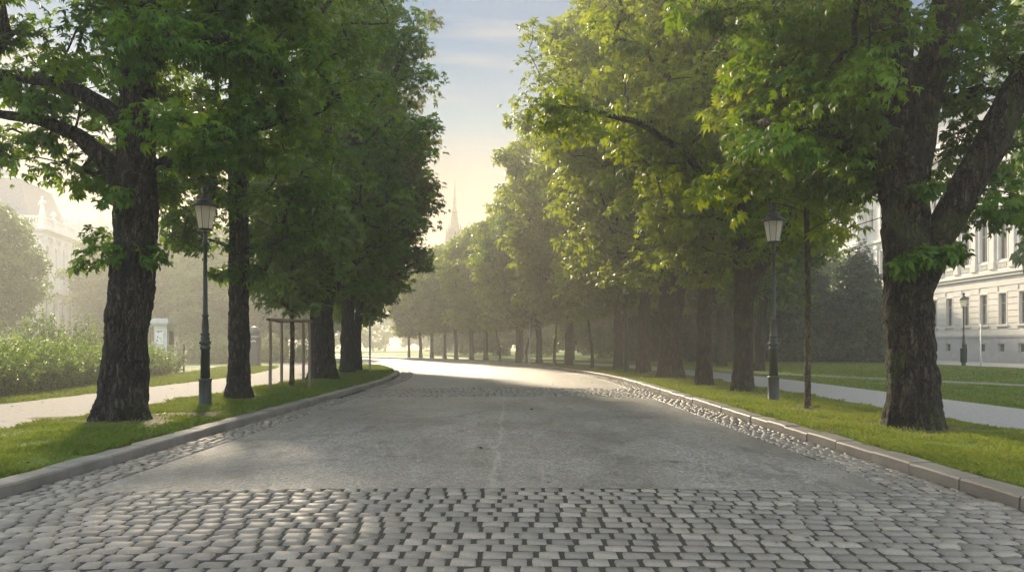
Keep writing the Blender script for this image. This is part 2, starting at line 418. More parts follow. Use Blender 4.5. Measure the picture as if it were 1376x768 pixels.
def ribbon(name, pts, w, z, mat):
    P = np.array(pts, float); T = np.gradient(P, axis=0); T /= np.linalg.norm(T, axis=1)[:, None]
    Nn = np.stack([-T[:, 1], T[:, 0]], -1)
    V = []
    for p, q in zip(P, Nn): V += [(*(p + q * w / 2), z), (*(p - q * w / 2), z)]
    f = [(2*i+1, 2*i+3, 2*i+2, 2*i) for i in range(len(P) - 1)]
    link(name, mesh_from(name, V, f, mat), kind='structure')
ribbon('park_path', [(28,8),(23.5,18),(19.2,29),(16.2,35.5),(13.5,40.5),(11.6,45)], 1.3, 0.122, M['path'])
ribbon('park_path', [(-12,47),(-15,50),(-19,54),(-25,60),(-34,68)], 1.5, 0.122, M['path'])
b = MB(); b.add([(32.5,20,.124),(41.5,20,.124),(41.5,110,.124),(32.5,110,.124)], [(0,1,2,3)])
b.build('pavement', M['path_cool'], kind='structure')

# ------------------------------------------------------------------ trees
def vnoise(u, v, seed, nu, nv):             # smooth value noise, periodic in u
    g = np.random.default_rng(seed).uniform(-1, 1, (nu, nv + 2))
    iu = np.floor(u).astype(int); iv = np.clip(np.floor(v).astype(int), 0, nv)
    fu = u - iu; fv = v - iv; fu = fu*fu*(3-2*fu); fv = fv*fv*(3-2*fv)
    a = g[iu % nu, iv]; b = g[(iu+1) % nu, iv]; c = g[iu % nu, iv+1]; d = g[(iu+1) % nu, iv+1]
    return (a*(1-fu)+b*fu)*(1-fv) + (c*(1-fu)+d*fu)*fv

def resample(P, rad, step):
    P = np.array(P, float); d = np.r_[0, np.cumsum(np.linalg.norm(np.diff(P, axis=0), axis=1))]
    n = max(3, int(d[-1] / step) + 1); t = np.linspace(0, d[-1], n)
    # Catmull-like smoothing by interpolating and averaging
    Q = np.stack([np.interp(t, d, P[:, k]) for k in range(3)], -1); r = np.interp(t, d, rad)
    for _ in range(max(1, int(0.35 / step))):
        Q[1:-1] = (Q[:-2] + 2 * Q[1:-1] + Q[2:]) / 4
    return Q, r

def woody(P, rad, sides, step, seed, flare=0.0, lobes=6, gnarl=1.0):
    Q, r = resample(P, rad, step)
    V, Fq = tube_geo(Q, np.ones(len(Q)), sides)
    V = V.reshape(len(Q), sides, 3)
    dirn = V - Q[:, None]
    a = np.arange(sides) / sides
    hh = np.r_[0, np.cumsum(np.linalg.norm(np.diff(Q, axis=0), axis=1))]
    U, H = np.meshgrid(a, hh)
    rs = np.random.default_rng(seed)
    r2 = r[:, None] * np.ones((1, sides))
    if flare:
        ph = rs.uniform(0, 1)
        lob = 0.5 + 0.5 * np.cos(2*PI*lobes*(U + ph) + 0.8*np.sin(2*PI*(U*2+ph)))
        r2 *= 1 + flare * np.exp(-H / 0.38) * (0.35 + 0.9 * lob) + 0.10 * np.exp(-H / 1.6) * lob
    nb = max(5, sides // 4)
    r2 *= 1 + gnarl * 0.075 * vnoise(U * 5, H / 0.9, seed+1, 5, int(hh[-1]/0.9)+1)
    r2 += gnarl * np.minimum(0.030, r[:, None]*0.09) * vnoise(U * nb, H / 0.30, seed+2, nb, int(hh[-1]/0.30)+1)
    if sides >= 40:
        nb = sides // 2
        r2 += gnarl * 0.034 * np.abs(vnoise(U * nb, H / 0.11, seed+3, nb, int(hh[-1]/0.11)+1)) 
    V = Q[:, None] + dirn * r2[..., None]
    return V.reshape(-1, 3), Fq

def leaves(C, out, size, nl, rs, flop=0.35):
    """palmate leaves: C centres, out = outward direction per leaf"""
    n = len(C)
    d = out + rs.normal(0, 0.55, (n, 3)); d[:, 2] -= 0.35
    d /= np.linalg.norm(d, axis=1)[:, None]
    up = np.array([0, 0, 1.0]) + rs.normal(0, flop, (n, 3)) + 0.35 * out
    nrm = up - (up * d).sum(1)[:, None] * d; nrm /= np.linalg.norm(nrm, axis=1)[:, None] + 1e-9
    sd = np.cross(nrm, d)
    sz = size * rs.uniform(0.5, 1.25, n)
    if nl == 1: ang = np.array([0.0]); ln = np.array([1.0]); wd = 0.30
    elif nl == 3: ang = np.array([-0.95, 0.0, 0.95]); ln = np.array([.8, 1, .8]); wd = 0.30
    elif nl == 5: ang = np.array([-1.5, -0.75, 0.0, 0.75, 1.5]); ln = np.array([.62, .88, 1, .88, .62]); wd = 0.225
    else: ang = np.array([-1.9, -1.2, -0.58, 0.0, 0.58, 1.2, 1.9]); ln = np.array([.48, .76, .95, 1, .95, .76, .48]); wd = 0.19
    k = len(ang)
    dl = d[:, None] * np.cos(ang)[None, :, None] + sd[:, None] * np.sin(ang)[None, :, None]
    sl = -d[:, None] * np.sin(ang)[None, :, None] + sd[:, None] * np.cos(ang)[None, :, None]
    l = (sz[:, None] * ln[None])[..., None] * rs.uniform(.88, 1.1, (n, k, 1))
    nn = nrm[:, None]
    dr = rs.uniform(0.15, 0.85, (n, k, 1))
    base = np.repeat(C[:, None], k, 1)
    midc = base + dl * l * 0.66 - nn * l * dr * 0.25
    fold = 0.07
    V = np.stack([base, midc + sl * l * wd + nn * l * fold, base + dl * l - nn * l * dr, midc - sl * l * wd + nn * l * fold], 2)
    Q = np.arange(n * k * 4).reshape(-1, 4)
    return V.reshape(-1, 3), Q

def grow(seed, H, trunk, limbs, zb, ztop, rmax, nclump, per, lsize, nl, lean=(0, 0), lump=0.28, prof=(0.55, 0.45), clump_r=0.75,
         step=0.10, sides=20, bsides=6, flare=0.5, dmin=0.8, shell=0.5, extra=None, lobes=6, tintbias=0.0, flat=0.5, keep=None, prune=None):
    rs = np.random.default_rng(seed)
    tp, tr = trunk
    tv, tf = woody(tp, tr, sides, step, seed, flare, lobes)
    tv = [tv]; tf = [tf]; off = len(tv[0])
    for i, (lp, lr) in enumerate(limbs):
        v, f = woody(lp, lr, max(8, sides // 2), step * 1.4, seed + 11 + i)
        tv.append(v); tf.append(f + off); off += len(v)
    # envelope of the crown, lumpy
    ph = rs.uniform(0, 2*PI, 6); am = rs.uniform(.4, 1, 6)
    def env(z, az):
        t = np.clip((z - zb) / (ztop - zb), 0, 1)
        base = np.where(t < prof[0], (0.52 + 0.48 * (t / prof[0]) ** 0.7), np.sqrt(np.maximum(0, 1 - ((t - prof[0]) / (1 - prof[0])) ** 2)) * (1 - prof[1]) + prof[1] * (1 - (t - prof[0]) / (1 - prof[0])))
        w = 1 + lump * (am[0]*np.sin(2*az+ph[0]+z*.5) + am[1]*np.sin(3*az+ph[1]-z*.8) + am[2]*np.sin(5*az+ph[2]+z*1.3) + am[3]*np.sin(z*1.9+ph[3])) / 2.0
        return rmax * base * np.maximum(w, 0.35)
    C = []
    tries = 0
    while len(C) < nclump and tries < nclump * 60:
        tries += 1
        z = rs.uniform(zb, ztop); az = rs.uniform(0, 2*PI)
        e = env(z, az); rho = e * (shell + (1 - shell) * math.sqrt(rs.uniform()) if rs.uniform() < .78 else math.sqrt(rs.uniform()))
        p = np.array([lean[0] * (z - zb) / (ztop - zb) + rho*math.cos(az), lean[1] * (z - zb) / (ztop - zb) + rho*math.sin(az), z])
        if keep and not keep(p): continue
        if C and np.min(np.linalg.norm(np.array(C) - p, axis=1)) < dmin: continue
        C.append(p)
    if extra: C += [np.array(e, float) for e in extra]
    C = np.array(C)
    # skeleton: connect clump centres to the nearest wood, branch by branch
    nodes = []; par = []
    def chain(P, r):
        Q, _ = resample(P, r, 0.45); prev = -1
        for q in Q: nodes.append(q); par.append(prev); prev = len(nodes) - 1
    zmin = zb * 0.75
    chain(tp, tr); ntr = len(nodes)
    for lp, lr in limbs: chain(lp, lr)
    nwood = len(nodes)
    ok = [i for i in range(nwood) if nodes[i][2] > min(zmin, ztop * .5)]
    NA = np.array([nodes[i] for i in ok]); best = np.full(len(C), 1e9); who = np.zeros(len(C), int)
    def upd(idx, pts):
        nonlocal best, who
        for i, p in zip(idx, pts):
            dv = C - p; dd = np.linalg.norm(dv, axis=1)
            c = dd + 1.1 * np.maximum(0, p[2] - C[:, 2] + 0.25 * dd)
            m = c < best; best = np.where(m, c, best); who = np.where(m, i, who)
    upd(ok, NA)
    done = np.zeros(len(C), bool); chains = []; ends = [None] * len(C); outd = np.zeros((len(C), 3))
    for _ in range(len(C)):
        k = int(np.argmin(np.where(done, 1e9, best))); done[k] = True
        p0 = nodes[who[k]]; p1 = C[k]; d = np.linalg.norm(p1 - p0)
        n = max(2, int(d / 0.5) + 1)
        mid = (p0 + p1) / 2 + np.array([0, 0, 0.14 * d]) + rs.normal(0, 0.06 * d, 3)
        t = np.linspace(0, 1, n + 1)[1:, None]
        P = (1-t)**2 * p0 + 2*t*(1-t) * mid + t**2 * p1
        if n > 2: P[:-1] += rs.normal(0, 0.035, P[:-1].shape)
        idx = []; prev = int(who[k])
        for q in P: nodes.append(q); par.append(prev); prev = len(nodes) - 1; idx.append(prev)
        chains.append([int(who[k])] + idx); upd(idx, P)
        o = p1 - p0; outd[k] = o / (np.linalg.norm(o) + 1e-6)
    cnt = np.zeros(len(nodes)); 
    for ch in chains: cnt[ch[-1]] += 1
    for i in range(len(nodes) - 1, -1, -1):
        if par[i] >= 0: cnt[par[i]] += cnt[i]
    bv, bf, bo = [], [], 0
    for ch in chains:
        P = np.array([nodes[i] for i in ch]); r = 0.0135 * np.sqrt(np.maximum(cnt[ch[1:]], 1)) ** 1.25
        r = np.r_[r[0] * 1.12, r]; r = np.minimum(r, 0.30 * tr[0]); r[-1] *= 0.45
        v, f = tube_geo(P, r, bsides if r[0] > .03 else 4); bv.append(v); bf.append(f + bo); bo += len(v)
    # foliage: sprays of leaves drooping around every clump centre
    n = len(C); cn = np.maximum(6, (per * rs.uniform(.55, 1.4, n)).astype(int))
    ci = np.repeat(np.arange(n), cn); m = len(ci)
    cr = clump_r * rs.uniform(.7, 1.3, n)
    q = rs.normal(0, 1, (m, 3)); q /= np.linalg.norm(q, axis=1)[:, None]; q *= rs.uniform(0, 1, (m, 1)) ** 0.45
    rel = q * cr[ci][:, None] * np.array([1, 1, flat])
    hr = np.hypot(rel[:, 0], rel[:, 1]); rel[:, 2] -= 0.38 * hr ** 2 / cr[ci]
    # pull the spray out along its branch
    P = C[ci] + rel - outd[ci] * (rs.uniform(0, .5, (m, 1)) * cr[ci][:, None])
    ov = rel * np.array([1, 1, .4]) + 0.3 * outd[ci]; ov /= np.linalg.norm(ov, axis=1)[:, None] + 1e-6
    if prune is not None:
        ok_ = ~prune(P); P = P[ok_]; ov = ov[ok_]; ci = ci[ok_]; m = len(ci)
    V, Q = leaves(P, ov, lsize, nl, rs)
    ctint = rs.normal(0.42 + tintbias, 0.22, n)
    t = np.clip(ctint[ci] + rs.normal(0, 0.17, m), 0, 1)
    nlf = Q.shape[0] // m
    return (np.concatenate(tv), np.concatenate(tf)), (np.concatenate(bv), np.concatenate(bf)), (V, Q, np.repeat(t, nlf))

def tree(name, data, lm, bm, loc=None, rz=0, label=None, cat='tree', group=None):
    root = link(name, None, loc=loc, rz=rz, label=label, cat=cat, group=group)
    root.empty_display_size = 0.5
    (tv, tf), (bv, bf), (lv, lq, lt) = data
    link('trunk', mesh_from('trunk', np.concatenate([tv, bv]), np.concatenate([tf, bf + len(tv)]), bm, True), root)
    me = mesh_from('crown', lv, lq, lm); attr(me, lt); link('crown', me, root)
    return root

def tufts(root, spots, lm, seed, n=26, r=0.32, size=0.2):
    rs = np.random.default_rng(seed)
    for (x, y, z, ox, oy) in spots:
        q = rs.normal(0, 1, (n, 3)); q /= np.linalg.norm(q, axis=1)[:, None]; q *= rs.uniform(0, 1, (n, 1)) ** .5 * r
        P = np.array([x, y, z]) + q * np.array([1, 1, .7]) + np.array([ox, oy, 0]) * r * .8
        ov = q + np.array([ox, oy, -.1]) * .4; ov /= np.linalg.norm(ov, axis=1)[:, None]
        V, Q = leaves(P, ov, size, 5, rs); me = mesh_from('trunk_shoot', V, Q, lm)
        attr(me, np.clip(np.repeat(rs.normal(.45, .2, n), 5), 0, 1)); link('trunk_shoot', me, root)

def rel(base, *pts): return [tuple(np.array(at(*p)) - np.array(base)) for p in pts]
GZ = 0.11
G_L, G_R = 'chestnut trees lining the left kerb', 'chestnut trees lining the right kerb'

def lamp_clear(base, lx, ly, half=.062, zt=.212, back=.9):
    # the street trees are kept cut back from the lanterns on the road side
    b = np.array(base)
    def f(P):
        W = P + b; a = W[:, 0] / W[:, 1] - lx / ly; e = (W[:, 2] - CAMH) / W[:, 1]
        lim = half * .55 + .0 * a
        return (np.abs(a) < lim) & (e < zt) & (W[:, 1] < ly + back)
    return f
# --- first tree on the left
base = (-7.85, 16.4, GZ)
tp = [(0,0,-.05)] + rel(base, (168,480,16.4), (174,400,16.4), (184,320,16.4), (182,250,16.4), (184,160,16.4), (188,60,16.4), (190,-60,16.45), (196,-200,16.6), (190,-380,16.4), (190,-560,16.5))
tr = [.43,.41,.40,.41,.37,.33,.30,.26,.20,.13,.04]
limbs = [(rel(base,(172,262,16.4),(140,212,16.3),(105,182,16.2),(50,160,16.0),(-30,150,15.8)), [.24,.20,.15,.11,.06]),
         (rel(base,(176,185,16.4),(150,150,16.5),(110,125,16.6),(60,108,16.9),(-10,98,17.2),(-90,60,17.4)), [.22,.18,.15,.13,.11,.05]),
         (rel(base,(186,110,16.4),(215,70,16.2),(260,40,16.0),(320,-10,15.8),(380,-90,15.5)), [.17,.14,.12,.10,.05]),
         (rel(base,(186,20,16.4),(215,-60,16.8),(270,-150,17.4),(330,-260,17.8)), [.16,.14,.10,.05])]
ex = [tuple(np.array(at(*p)) - np.array(base)) for p in ((20,215,15.9),(60,190,16.6),(110,228,16.9),(-20,200,16.4),(90,70,15.5),(30,40,16),(205,25,13.2),(250,60,14.5),(330,60,15),(380,110,15.5),(300,150,16.5),(270,200,17.2),(240,250,18),(230,120,16.9),(420,60,16.2),(350,170,16.6),(120,20,15.5),(60,130,15.6),(300,15,15.2),(400,160,17))]
d = grow(101, 17, (tp, tr), limbs, 4.9, 16.5, 4.4, 195, 86, 0.175, 7, lump=.22, sides=64, step=.055, flare=.55, extra=ex, clump_r=.70, dmin=.8, shell=.35, tintbias=-.08, prune=lamp_clear(base, -7.42, 19.8), keep=lambda p: p[2] > 9.0 or not (-1.9 < p[0] < 1.0 and p[1] < .9 and p[2] < 8.2) and not (p[0] < 0 and p[1] < .4 and p[2] < 5.6))
T = tree('chestnut_tree', d, M['leaf'], M['bark'], base, 0, 'nearest chestnut on the left verge, thick dark trunk with leafy shoots halfway up', group=G_L)
p = np.array(at(172,352,16.4)) - np.array(base)
tufts(T, [(p[0]-.42,p[1]-.2,p[2],-.8,-.3),(p[0]-.05,p[1]-.45,p[2]+.12,0,-1),(p[0]+.42,p[1]-.2,p[2]+.08,.9,-.3),(p[0]-.35,p[1]-.1,p[2]+.45,-.9,0),(p[0]+.02,p[1]-.4,p[2]+1.15,.2,-1)], M['leaf'], 5, 30, .34, .2)
# --- second tree on the left
base = (-7.63, 22.9, GZ)
tp = [(0,0,-.05)] + rel(base, (321,450,22.9),(321,380,22.9),(320,300,22.9),(318,200,22.9),(318,80,23),(322,-40,23),(325,-180,23),(325,-330,23))
tr = [.29,.27,.265,.25,.23,.19,.15,.10,.03]
limbs = [(rel(base,(319,250,22.9),(350,220,22.6),(385,180,22.2),(430,150,21.8)), [.13,.10,.08,.04]),
         (rel(base,(318,290,22.9),(290,255,22.9),(250,225,23),(215,205,23)), [.12,.10,.07,.04]),
         (rel(base,(320,130,23),(360,90,22.6),(420,30,22.2),(470,-30,22)), [.14,.11,.08,.04])]
ex = [tuple(np.array(at(*p)) - np.array(base)) for p in ((240,300,23),(275,320,22.5),(360,330,22.5),(350,370,23.3),(400,250,22),(440,200,22),(460,130,22),(380,300,22.2),(420,310,23),(470,60,22),(230,240,23),(290,230,22))]
d = grow(102, 17, (tp, tr), limbs, 4.3, 17.5, 3.7, 180, 66, 0.19, 5, lump=.22, sides=40, step=.08, flare=.35, extra=ex, clump_r=.75, dmin=.75, shell=.4, lean=(.4, 0), tintbias=-.05, prune=lamp_clear(base, -7.42, 19.8), keep=lambda p: not (abs(p[0]) < .55 and p[1] < .3 and p[2] < 7.6))
T = tree('chestnut_tree', d, M['leaf'], M['bark'], base, 0, 'second chestnut of the left verge, mid-width straight trunk just beyond the left street lamp', group=G_L)
p = np.array(at(321,368,22.9)) - np.array(base)
tufts(T, [(p[0]-.28,p[1]-.15,p[2],-.8,-.3),(p[0],p[1]-.3,p[2]+.05,0,-1),(p[0]+.28,p[1]-.15,p[2]+.05,.9,-.3)], M['leaf'], 6, 40, .3, .2)
# --- staked young tree
base = (-7.8, 29.0, GZ)
tp = [(0,0,-.05),(.02,0,1.5),(0,0,3),(.05,.05,5),(.1,0,7),(.1,0,8.2)]; tr = [.085,.08,.075,.06,.04,.015]
d = grow(103, 8, (tp, tr), [], 3.0, 8.4, 2.1, 62, 60, .25, 5, sides=14, step=.15, flare=.15, clump_r=.75, dmin=.62, shell=.4, tintbias=.12)
tree('young_tree', d, M['leaf_fresh'], M['bark_young'], base, 0, 'staked young chestnut with bright low leaves inside the wooden frame')
# --- third on the left, stout
base = (-8.1, 35.2, GZ)
tp = [(0,0,-.05)] + rel(base, (433,460,35.2),(432,410,35.2),(436,360,35.2),(438,280,35.2),(436,160,35.2),(440,20,35.2),(440,-80,35.2))
tr = [.52,.48,.47,.47,.38,.28,.16,.05]
limbs = [(rel(base,(440,400,35.2),(470,360,35),(510,320,34.8),(550,290,34.5)), [.22,.17,.11,.05]),
         (rel(base,(436,330,35.2),(400,270,35.2),(370,200,35.4),(355,120,35.6)), [.22,.17,.12,.05]),
         (rel(base,(438,240,35.2),(480,170,35),(530,100,34.8),(555,40,34.7)), [.2,.15,.1,.05])]
d = grow(104, 19, (tp, tr), limbs, 3.9, 19.5, 4.3, 270, 54, .22, 5, lump=.25, sides=40, step=.09, flare=.4, clump_r=.8, dmin=.8, lean=(.9, 0), prof=(.4, .5), lobes=7, tintbias=.16, extra=[tuple(np.array(at(*q)) - np.array(base)) for q in ((555,38,34.7),(545,68,34.7),(560,15,34.7),(530,50,34.6),(540,95,34.7),(560,60,34.9))])
tree('chestnut_tree', d, M['leaf'], M['bark'], base, 0, 'stout chestnut with fluted grey trunk right behind the staked young tree', group=G_L)
# --- fourth on the left, rusty leaves, tall, reaching over the road
base = (-8.85, 44.0, GZ)
tp = [(0,0,-.05)] + rel(base, (467,430,44),(470,350,44),(478,240,44),(480,100,44),(484,-30,44),(486,-100,44)); tr = [.36,.34,.33,.27,.2,.1,.03]
limbs = [(rel(base,(470,360,44),(510,330,43.5),(545,300,43),(570,270,43)), [.18,.14,.1,.05]),
         (rel(base,(477,260,44),(520,190,43.5),(555,130,43)), [.16,.12,.05])]
ex = [tuple(np.array(at(*p)) - np.array(base)) for p in ((515,400,42.5),(500,420,43),(535,370,43),(560,330,43),(575,290,42.5),(580,240,42.5),(575,180,42.5),(572,120,42.5),(570,60,43),(578,20,43.2),(570,350,42.5))]
d = grow(105, 21, (tp, tr), limbs, 4.3, 21.5, 4.6, 340, 42, .25, 5, lump=.25, sides=28, step=.14, flare=.35, clump_r=.85, dmin=.82, lean=(.4, 0), prof=(.35, .55), extra=ex, tintbias=.12)
tree('chestnut_tree', d, M['leaf_rust'], M['bark'], base, 0, 'tall chestnut with rust-tinged leaves at the bend of the left kerb', group=G_L)

# --- first tree on the right, very thick, forked
base = (7.2, 14.7, GZ)
tp = [(0,0,-.05)] + rel(base, (1226,520,14.7),(1222,440,14.7),(1219,340,14.7),(1212,240,14.7),(1209,150,14.7),(1200,60,14.7),(1188,-60,14.7),(1180,-220,14.7),(1170,-420,14.7),(1160,-650,14.7))
tr = [.43,.40,.39,.40,.38,.36,.31,.30,.24,.16,.04]
limbs = [(rel(base,(1228,400,14.6),(1262,318,14.5),(1300,250,14.4),(1335,185,14.3),(1372,112,14.2),(1430,30,14.1),(1500,-90,14)), [.27,.27,.28,.27,.26,.20,.10]),
         (rel(base,(1226,240,14.7),(1240,140,14.75),(1257,70,14.8),(1274,0,14.85),(1300,-120,15),(1330,-300,15.2)), [.28,.28,.27,.26,.20,.08]),
         (rel(base,(1205,80,14.7),(1170,20,14.6),(1120,-30,14.6),(1060,-60,14.5),(1000,-80,14.4)), [.18,.14,.11,.08,.04]),
         (rel(base,(1330,190,14.3),(1352,160,14.6),(1376,140,15),(1420,120,15.4)), [.14,.12,.09,.04])]
ex = [tuple(np.array(at(*p)) - np.array(base)) for p in ((1150,60,13.6),(1120,130,14.2),(1140,200,14.9),(1100,40,14.3),(1060,90,14.3),(1165,150,13.9),(1340,60,14),(1320,120,15.2),(1300,180,15.8),(1360,260,14.6),(1340,290,15.2),(1310,60,15.4),(1360,200,15.6),(1350,20,13.8),(1250,30,13.2),(1300,20,16),(1040,30,14.4),(1170,235,15.6),(1330,235,16.4))]
d = grow(111, 18, (tp, tr), limbs, 4.9, 17, 4.9, 200, 86, .175, 7, lump=.22, sides=72, step=.055, flare=.24, extra=ex, clump_r=.70, dmin=.8, shell=.35, lobes=7, prune=lamp_clear(base, 6.87, 21.5, .062, .185), keep=lambda p: p[2] > 9.2 or not (-1.2 < p[0] < 2.2 and p[1] < .8))
T = tree('chestnut_tree', d, M['leaf'], M['bark_moss'], base, 0, 'huge forked chestnut nearest on the right verge, thick limb reaching out to the right', group=G_R)
p = np.array(at(1222,350,14.7)) - np.array(base)
tufts(T, [(p[0]-.1,p[1]-.55,p[2],-.3,-1),(p[0]+.22,p[1]-.5,p[2]+.06,.3,-1),(p[0]+.5,p[1]-.25,p[2]+.12,1,-.3),(p[0]-.02,p[1]-.55,p[2]+1.18,0,-1),(p[0]-.25,p[1]-.5,p[2]-.12,-.5,-.8)], M['leaf'], 8, 42, .22, .2)
kb = MB(); kb.lathe([(-.02,.0),(.0,.10),(.05,.17),(.09,.13),(.10,.06),(.085,.02)], 18)
kn = kb.build('branch_scar', M['bark'], T, True); kn.location = (p[0]-.27, p[1]-.42, p[2]+1.72); kn.rotation_euler = (R(80), 0, R(-25))
# --- slim young tree on the right
base = (6.9, 19.1, GZ)
tp = [(0,0,-.05)] + rel(base, (1085,470,19.1),(1086,400,19.1),(1084,300,19.1),(1081,220,19.1),(1079,120,19.1),(1076,20,19.1),(1074,-60,19.1)); tr = [.07,.066,.064,.062,.055,.05,.03,.01]
ex = [tuple(np.array(at(*p)) - np.array(base)) for p in ((1010,190,18.8),(990,230,18.6),(1030,160,18.6),(1140,240,19),(1150,200,19.2),(1130,290,19.3),(960,250,18.4),(1020,240,18.6),(1110,210,18.6))]
d = grow(112, 9, (tp, tr), [], 4.6, 9.6, 2.0, 62, 58, .24, 7, sides=16, step=.12, flare=.1, clump_r=.7, dmin=.6, shell=.4, extra=ex, tintbias=.12, prune=lamp_clear(base, 6.87, 21.5, .062, .185))
tree('young_tree', d, M['leaf_yellow'], M['bark_young'], base, 0, 'slim young chestnut with a bare pole-like stem beside the right street lamp')
# --- second big one on the right, forked behind the lamp
base = (7.4, 26.3, GZ)
tp = [(0,0,-.05)] + rel(base, (999,460,26.3),(1000,400,26.3),(994,330,26.3),(990,250,26.3),(984,180,26.3),(972,100,26.3),(960,0,26.3),(955,-150,26.3),(955,-260,26.3)); tr = [.32,.29,.29,.26,.22,.22,.19,.15,.09,.03]
limbs = [(rel(base,(1003,400,26.3),(1018,368,26.2),(1036,335,26.1),(1058,285,26),(1072,220,26)), [.24,.22,.19,.15,.06]),
         (rel(base,(992,290,26.3),(965,262,25.8),(920,205,25.2),(860,165,24.7),(800,150,24.4),(740,140,24.2)), [.15,.13,.11,.10,.08,.03]),
         (rel(base,(985,190,26.3),(1010,120,26.5),(1040,50,26.6)), [.15,.12,.05])]
ex = [tuple(np.array(at(*p)) - np.array(base)) for p in ((960,340,25.5),(925,330,25.5),(2400,290,25.2),(940,290,25.3),(985,300,25),(880,230,24.8),(840,190,24.6),(800,170,24.3),(960,230,25),(1020,290,25),(1040,250,25.5),(742,138,24.2),(760,118,24.3),(728,150,24.2),(770,150,24.3),(752,165,24.2))]
d = grow(113, 18, (tp, tr), limbs, 4.4, 17.5, 4.5, 250, 46, .24, 5, lump=.24, sides=40, step=.09, flare=.28, clump_r=.78, dmin=.8, extra=ex, lean=(-.6, 0), keep=lambda p: not (-1.25 < p[0] < .35 and p[1] < .5 and 5.2 < p[2] < 10.5))
tree('chestnut_tree', d, M['leaf_yellow'], M['bark_moss'], base, 0, 'forked chestnut on the right verge just behind the right street lamp', group=G_R)
# --- third on the right
base = (7.13, 30.3, GZ)
tp = [(0,0,-.05)] + rel(base, (946,450,30.3),(948,380,30.3),(944,300,30.3),(938,200,30.3),(930,60,30.3),(930,-100,30.3)); tr = [.29,.27,.26,.23,.18,.12,.03]
ex = [tuple(np.array(at(*p)) - np.array(base)) for p in ((905,340,29.5),(925,370,29.5),(950,365,29.3),(970,345,29.5),(935,320,29))]
d = grow(114, 17, (tp, tr), [], 4.3, 16.5, 3.6, 180, 46, .24, 5, lump=.24, sides=32, step=.1, flare=.25, clump_r=.78, dmin=.8, extra=ex, tintbias=.12, lean=(-.5,0))
tree('chestnut_tree', d, M['leaf_yellow'], M['bark_warm'], base, 0, 'straight brown chestnut with yellow low leaves, between the forked and the double-stemmed tree', group=G_R)
# --- fourth on the right, double stem
base = (7.1, 36.7, GZ)
tp = [(0,0,-.05)] + rel(base, (901,460,36.7),(898,400,36.7),(892,330,36.7),(884,290,36.7),(862,250,36.5),(848,215,36.3),(842,150,36.2),(850,60,36.2),(850,-60,36.2)); tr = [.54,.47,.42,.36,.30,.22,.19,.15,.10,.03]
limbs = [(rel(base,(906,440,36.7),(914,380,36.6),(926,345,36.5),(945,325,36.5),(955,300,36.5),(960,230,36.5)), [.30,.26,.23,.2,.16,.06]),
         (rel(base,(893,330,36.7),(897,270,36.7),(890,190,36.7),(886,90,36.7)), [.26,.24,.18,.06])]
ex = [tuple(np.array(at(*p)) - np.array(base)) for p in ((800,130,35.2),(760,120,35),(725,100,34.6),(710,70,34.4),(705,130,34.6),(735,180,34.8),(720,30,34.5),(760,60,35),(770,210,35.5),(800,250,35.6),(850,300,35.4),(860,340,35.4))]
d = grow(115, 20, (tp, tr), limbs, 4.4, 19.5, 5.0, 310, 46, .25, 5, lump=.26, sides=40, step=.09, flare=.3, clump_r=.85, dmin=.85, lean=(-1.3, 0), extra=ex, keep=lambda p: not (-2.6 < p[0] < 1.9 and p[1] < .6 and 4.8 < p[2] < 10.0))
tree('chestnut_tree', d, M['leaf_yellow'], M['bark_warm'], base, 0, 'broad double-stemmed chestnut of the right row, one stem curving left into the crown', group=G_R)
# --- prototypes for the rest of the avenue and the park
def proto(seed, H, r0, zb, rmax, ncl, per, ls, nl, **k):
    rs = np.random.default_rng(seed)
    n = 8; z = np.linspace(0, H * .9, n); w = np.cumsum(rs.normal(0, .10, (n, 2)), 0); w[:2] = 0
    tp = [(w[i,0], w[i,1], z[i] - (.05 if i == 0 else 0)) for i in range(n)]
    tr = list(r0 * (1 - (z / (H*.95)) ** 1.2 * .95))
    limbs = []
    for q in range(k.pop('nlimb', 3)):
        a = rs.uniform(0, 2*PI); zz = zb + rs.uniform(-.4, 1.8); ln = rmax * .8
        limbs.append(([(0,0,zz),(ln*.35*math.cos(a), ln*.35*math.sin(a), zz+.7), (ln*.7*math.cos(a), ln*.7*math.sin(a), zz+1.7), (ln*math.cos(a), ln*math.sin(a), zz+3.2)], [r0*.45, r0*.36, r0*.25, r0*.1]))
    return grow(seed, H, (tp, tr), limbs, zb, H, rmax, ncl, per, ls, nl, **k)
P1 = tree('chestnut_tree', proto(201, 18, .30, 4.6, 4.6, 210, 62, .34, 3, clump_r=1.0, dmin=.95, sides=24, step=.2, flare=.3, lean=(-.6,0), bsides=5), M['leaf_yellow'], M['bark_warm'])
P2 = tree('chestnut_tree', proto(202, 16, .25, 4.2, 4.0, 180, 62, .34, 3, clump_r=1.0, dmin=.95, sides=24, step=.2, flare=.3, bsides=5, tintbias=.05), M['leaf_yellow'], M['bark_warm'])
P3 = tree('chestnut_tree', proto(203, 17, .27, 4.4, 4.3, 200, 62, .34, 3, clump_r=1.0, dmin=.95, sides=24, step=.2, flare=.3, bsides=5), M['leaf'], M['bark'])
P4 = tree('park_tree', proto(204, 15, .28, 3.2, 4.4, 190, 66, .38, 3, clump_r=1.15, dmin=1.05, sides=18, step=.25, flare=.3, bsides=5, tintbias=.1), M['leaf_fresh'], M['bark'])
P5 = tree('young_tree', proto(205, 9, .10, 3.4, 1.9, 55, 60, .30, 3, clump_r=.85, dmin=.7, sides=12, step=.2, flare=.1, bsides=4, nlimb=0, tintbias=.1), M['leaf_yellow'], M['bark_warm'])
used = set()
def put(P, *a):
    o = place(P, P.name in used, None, *a); used.add(P.name); return o
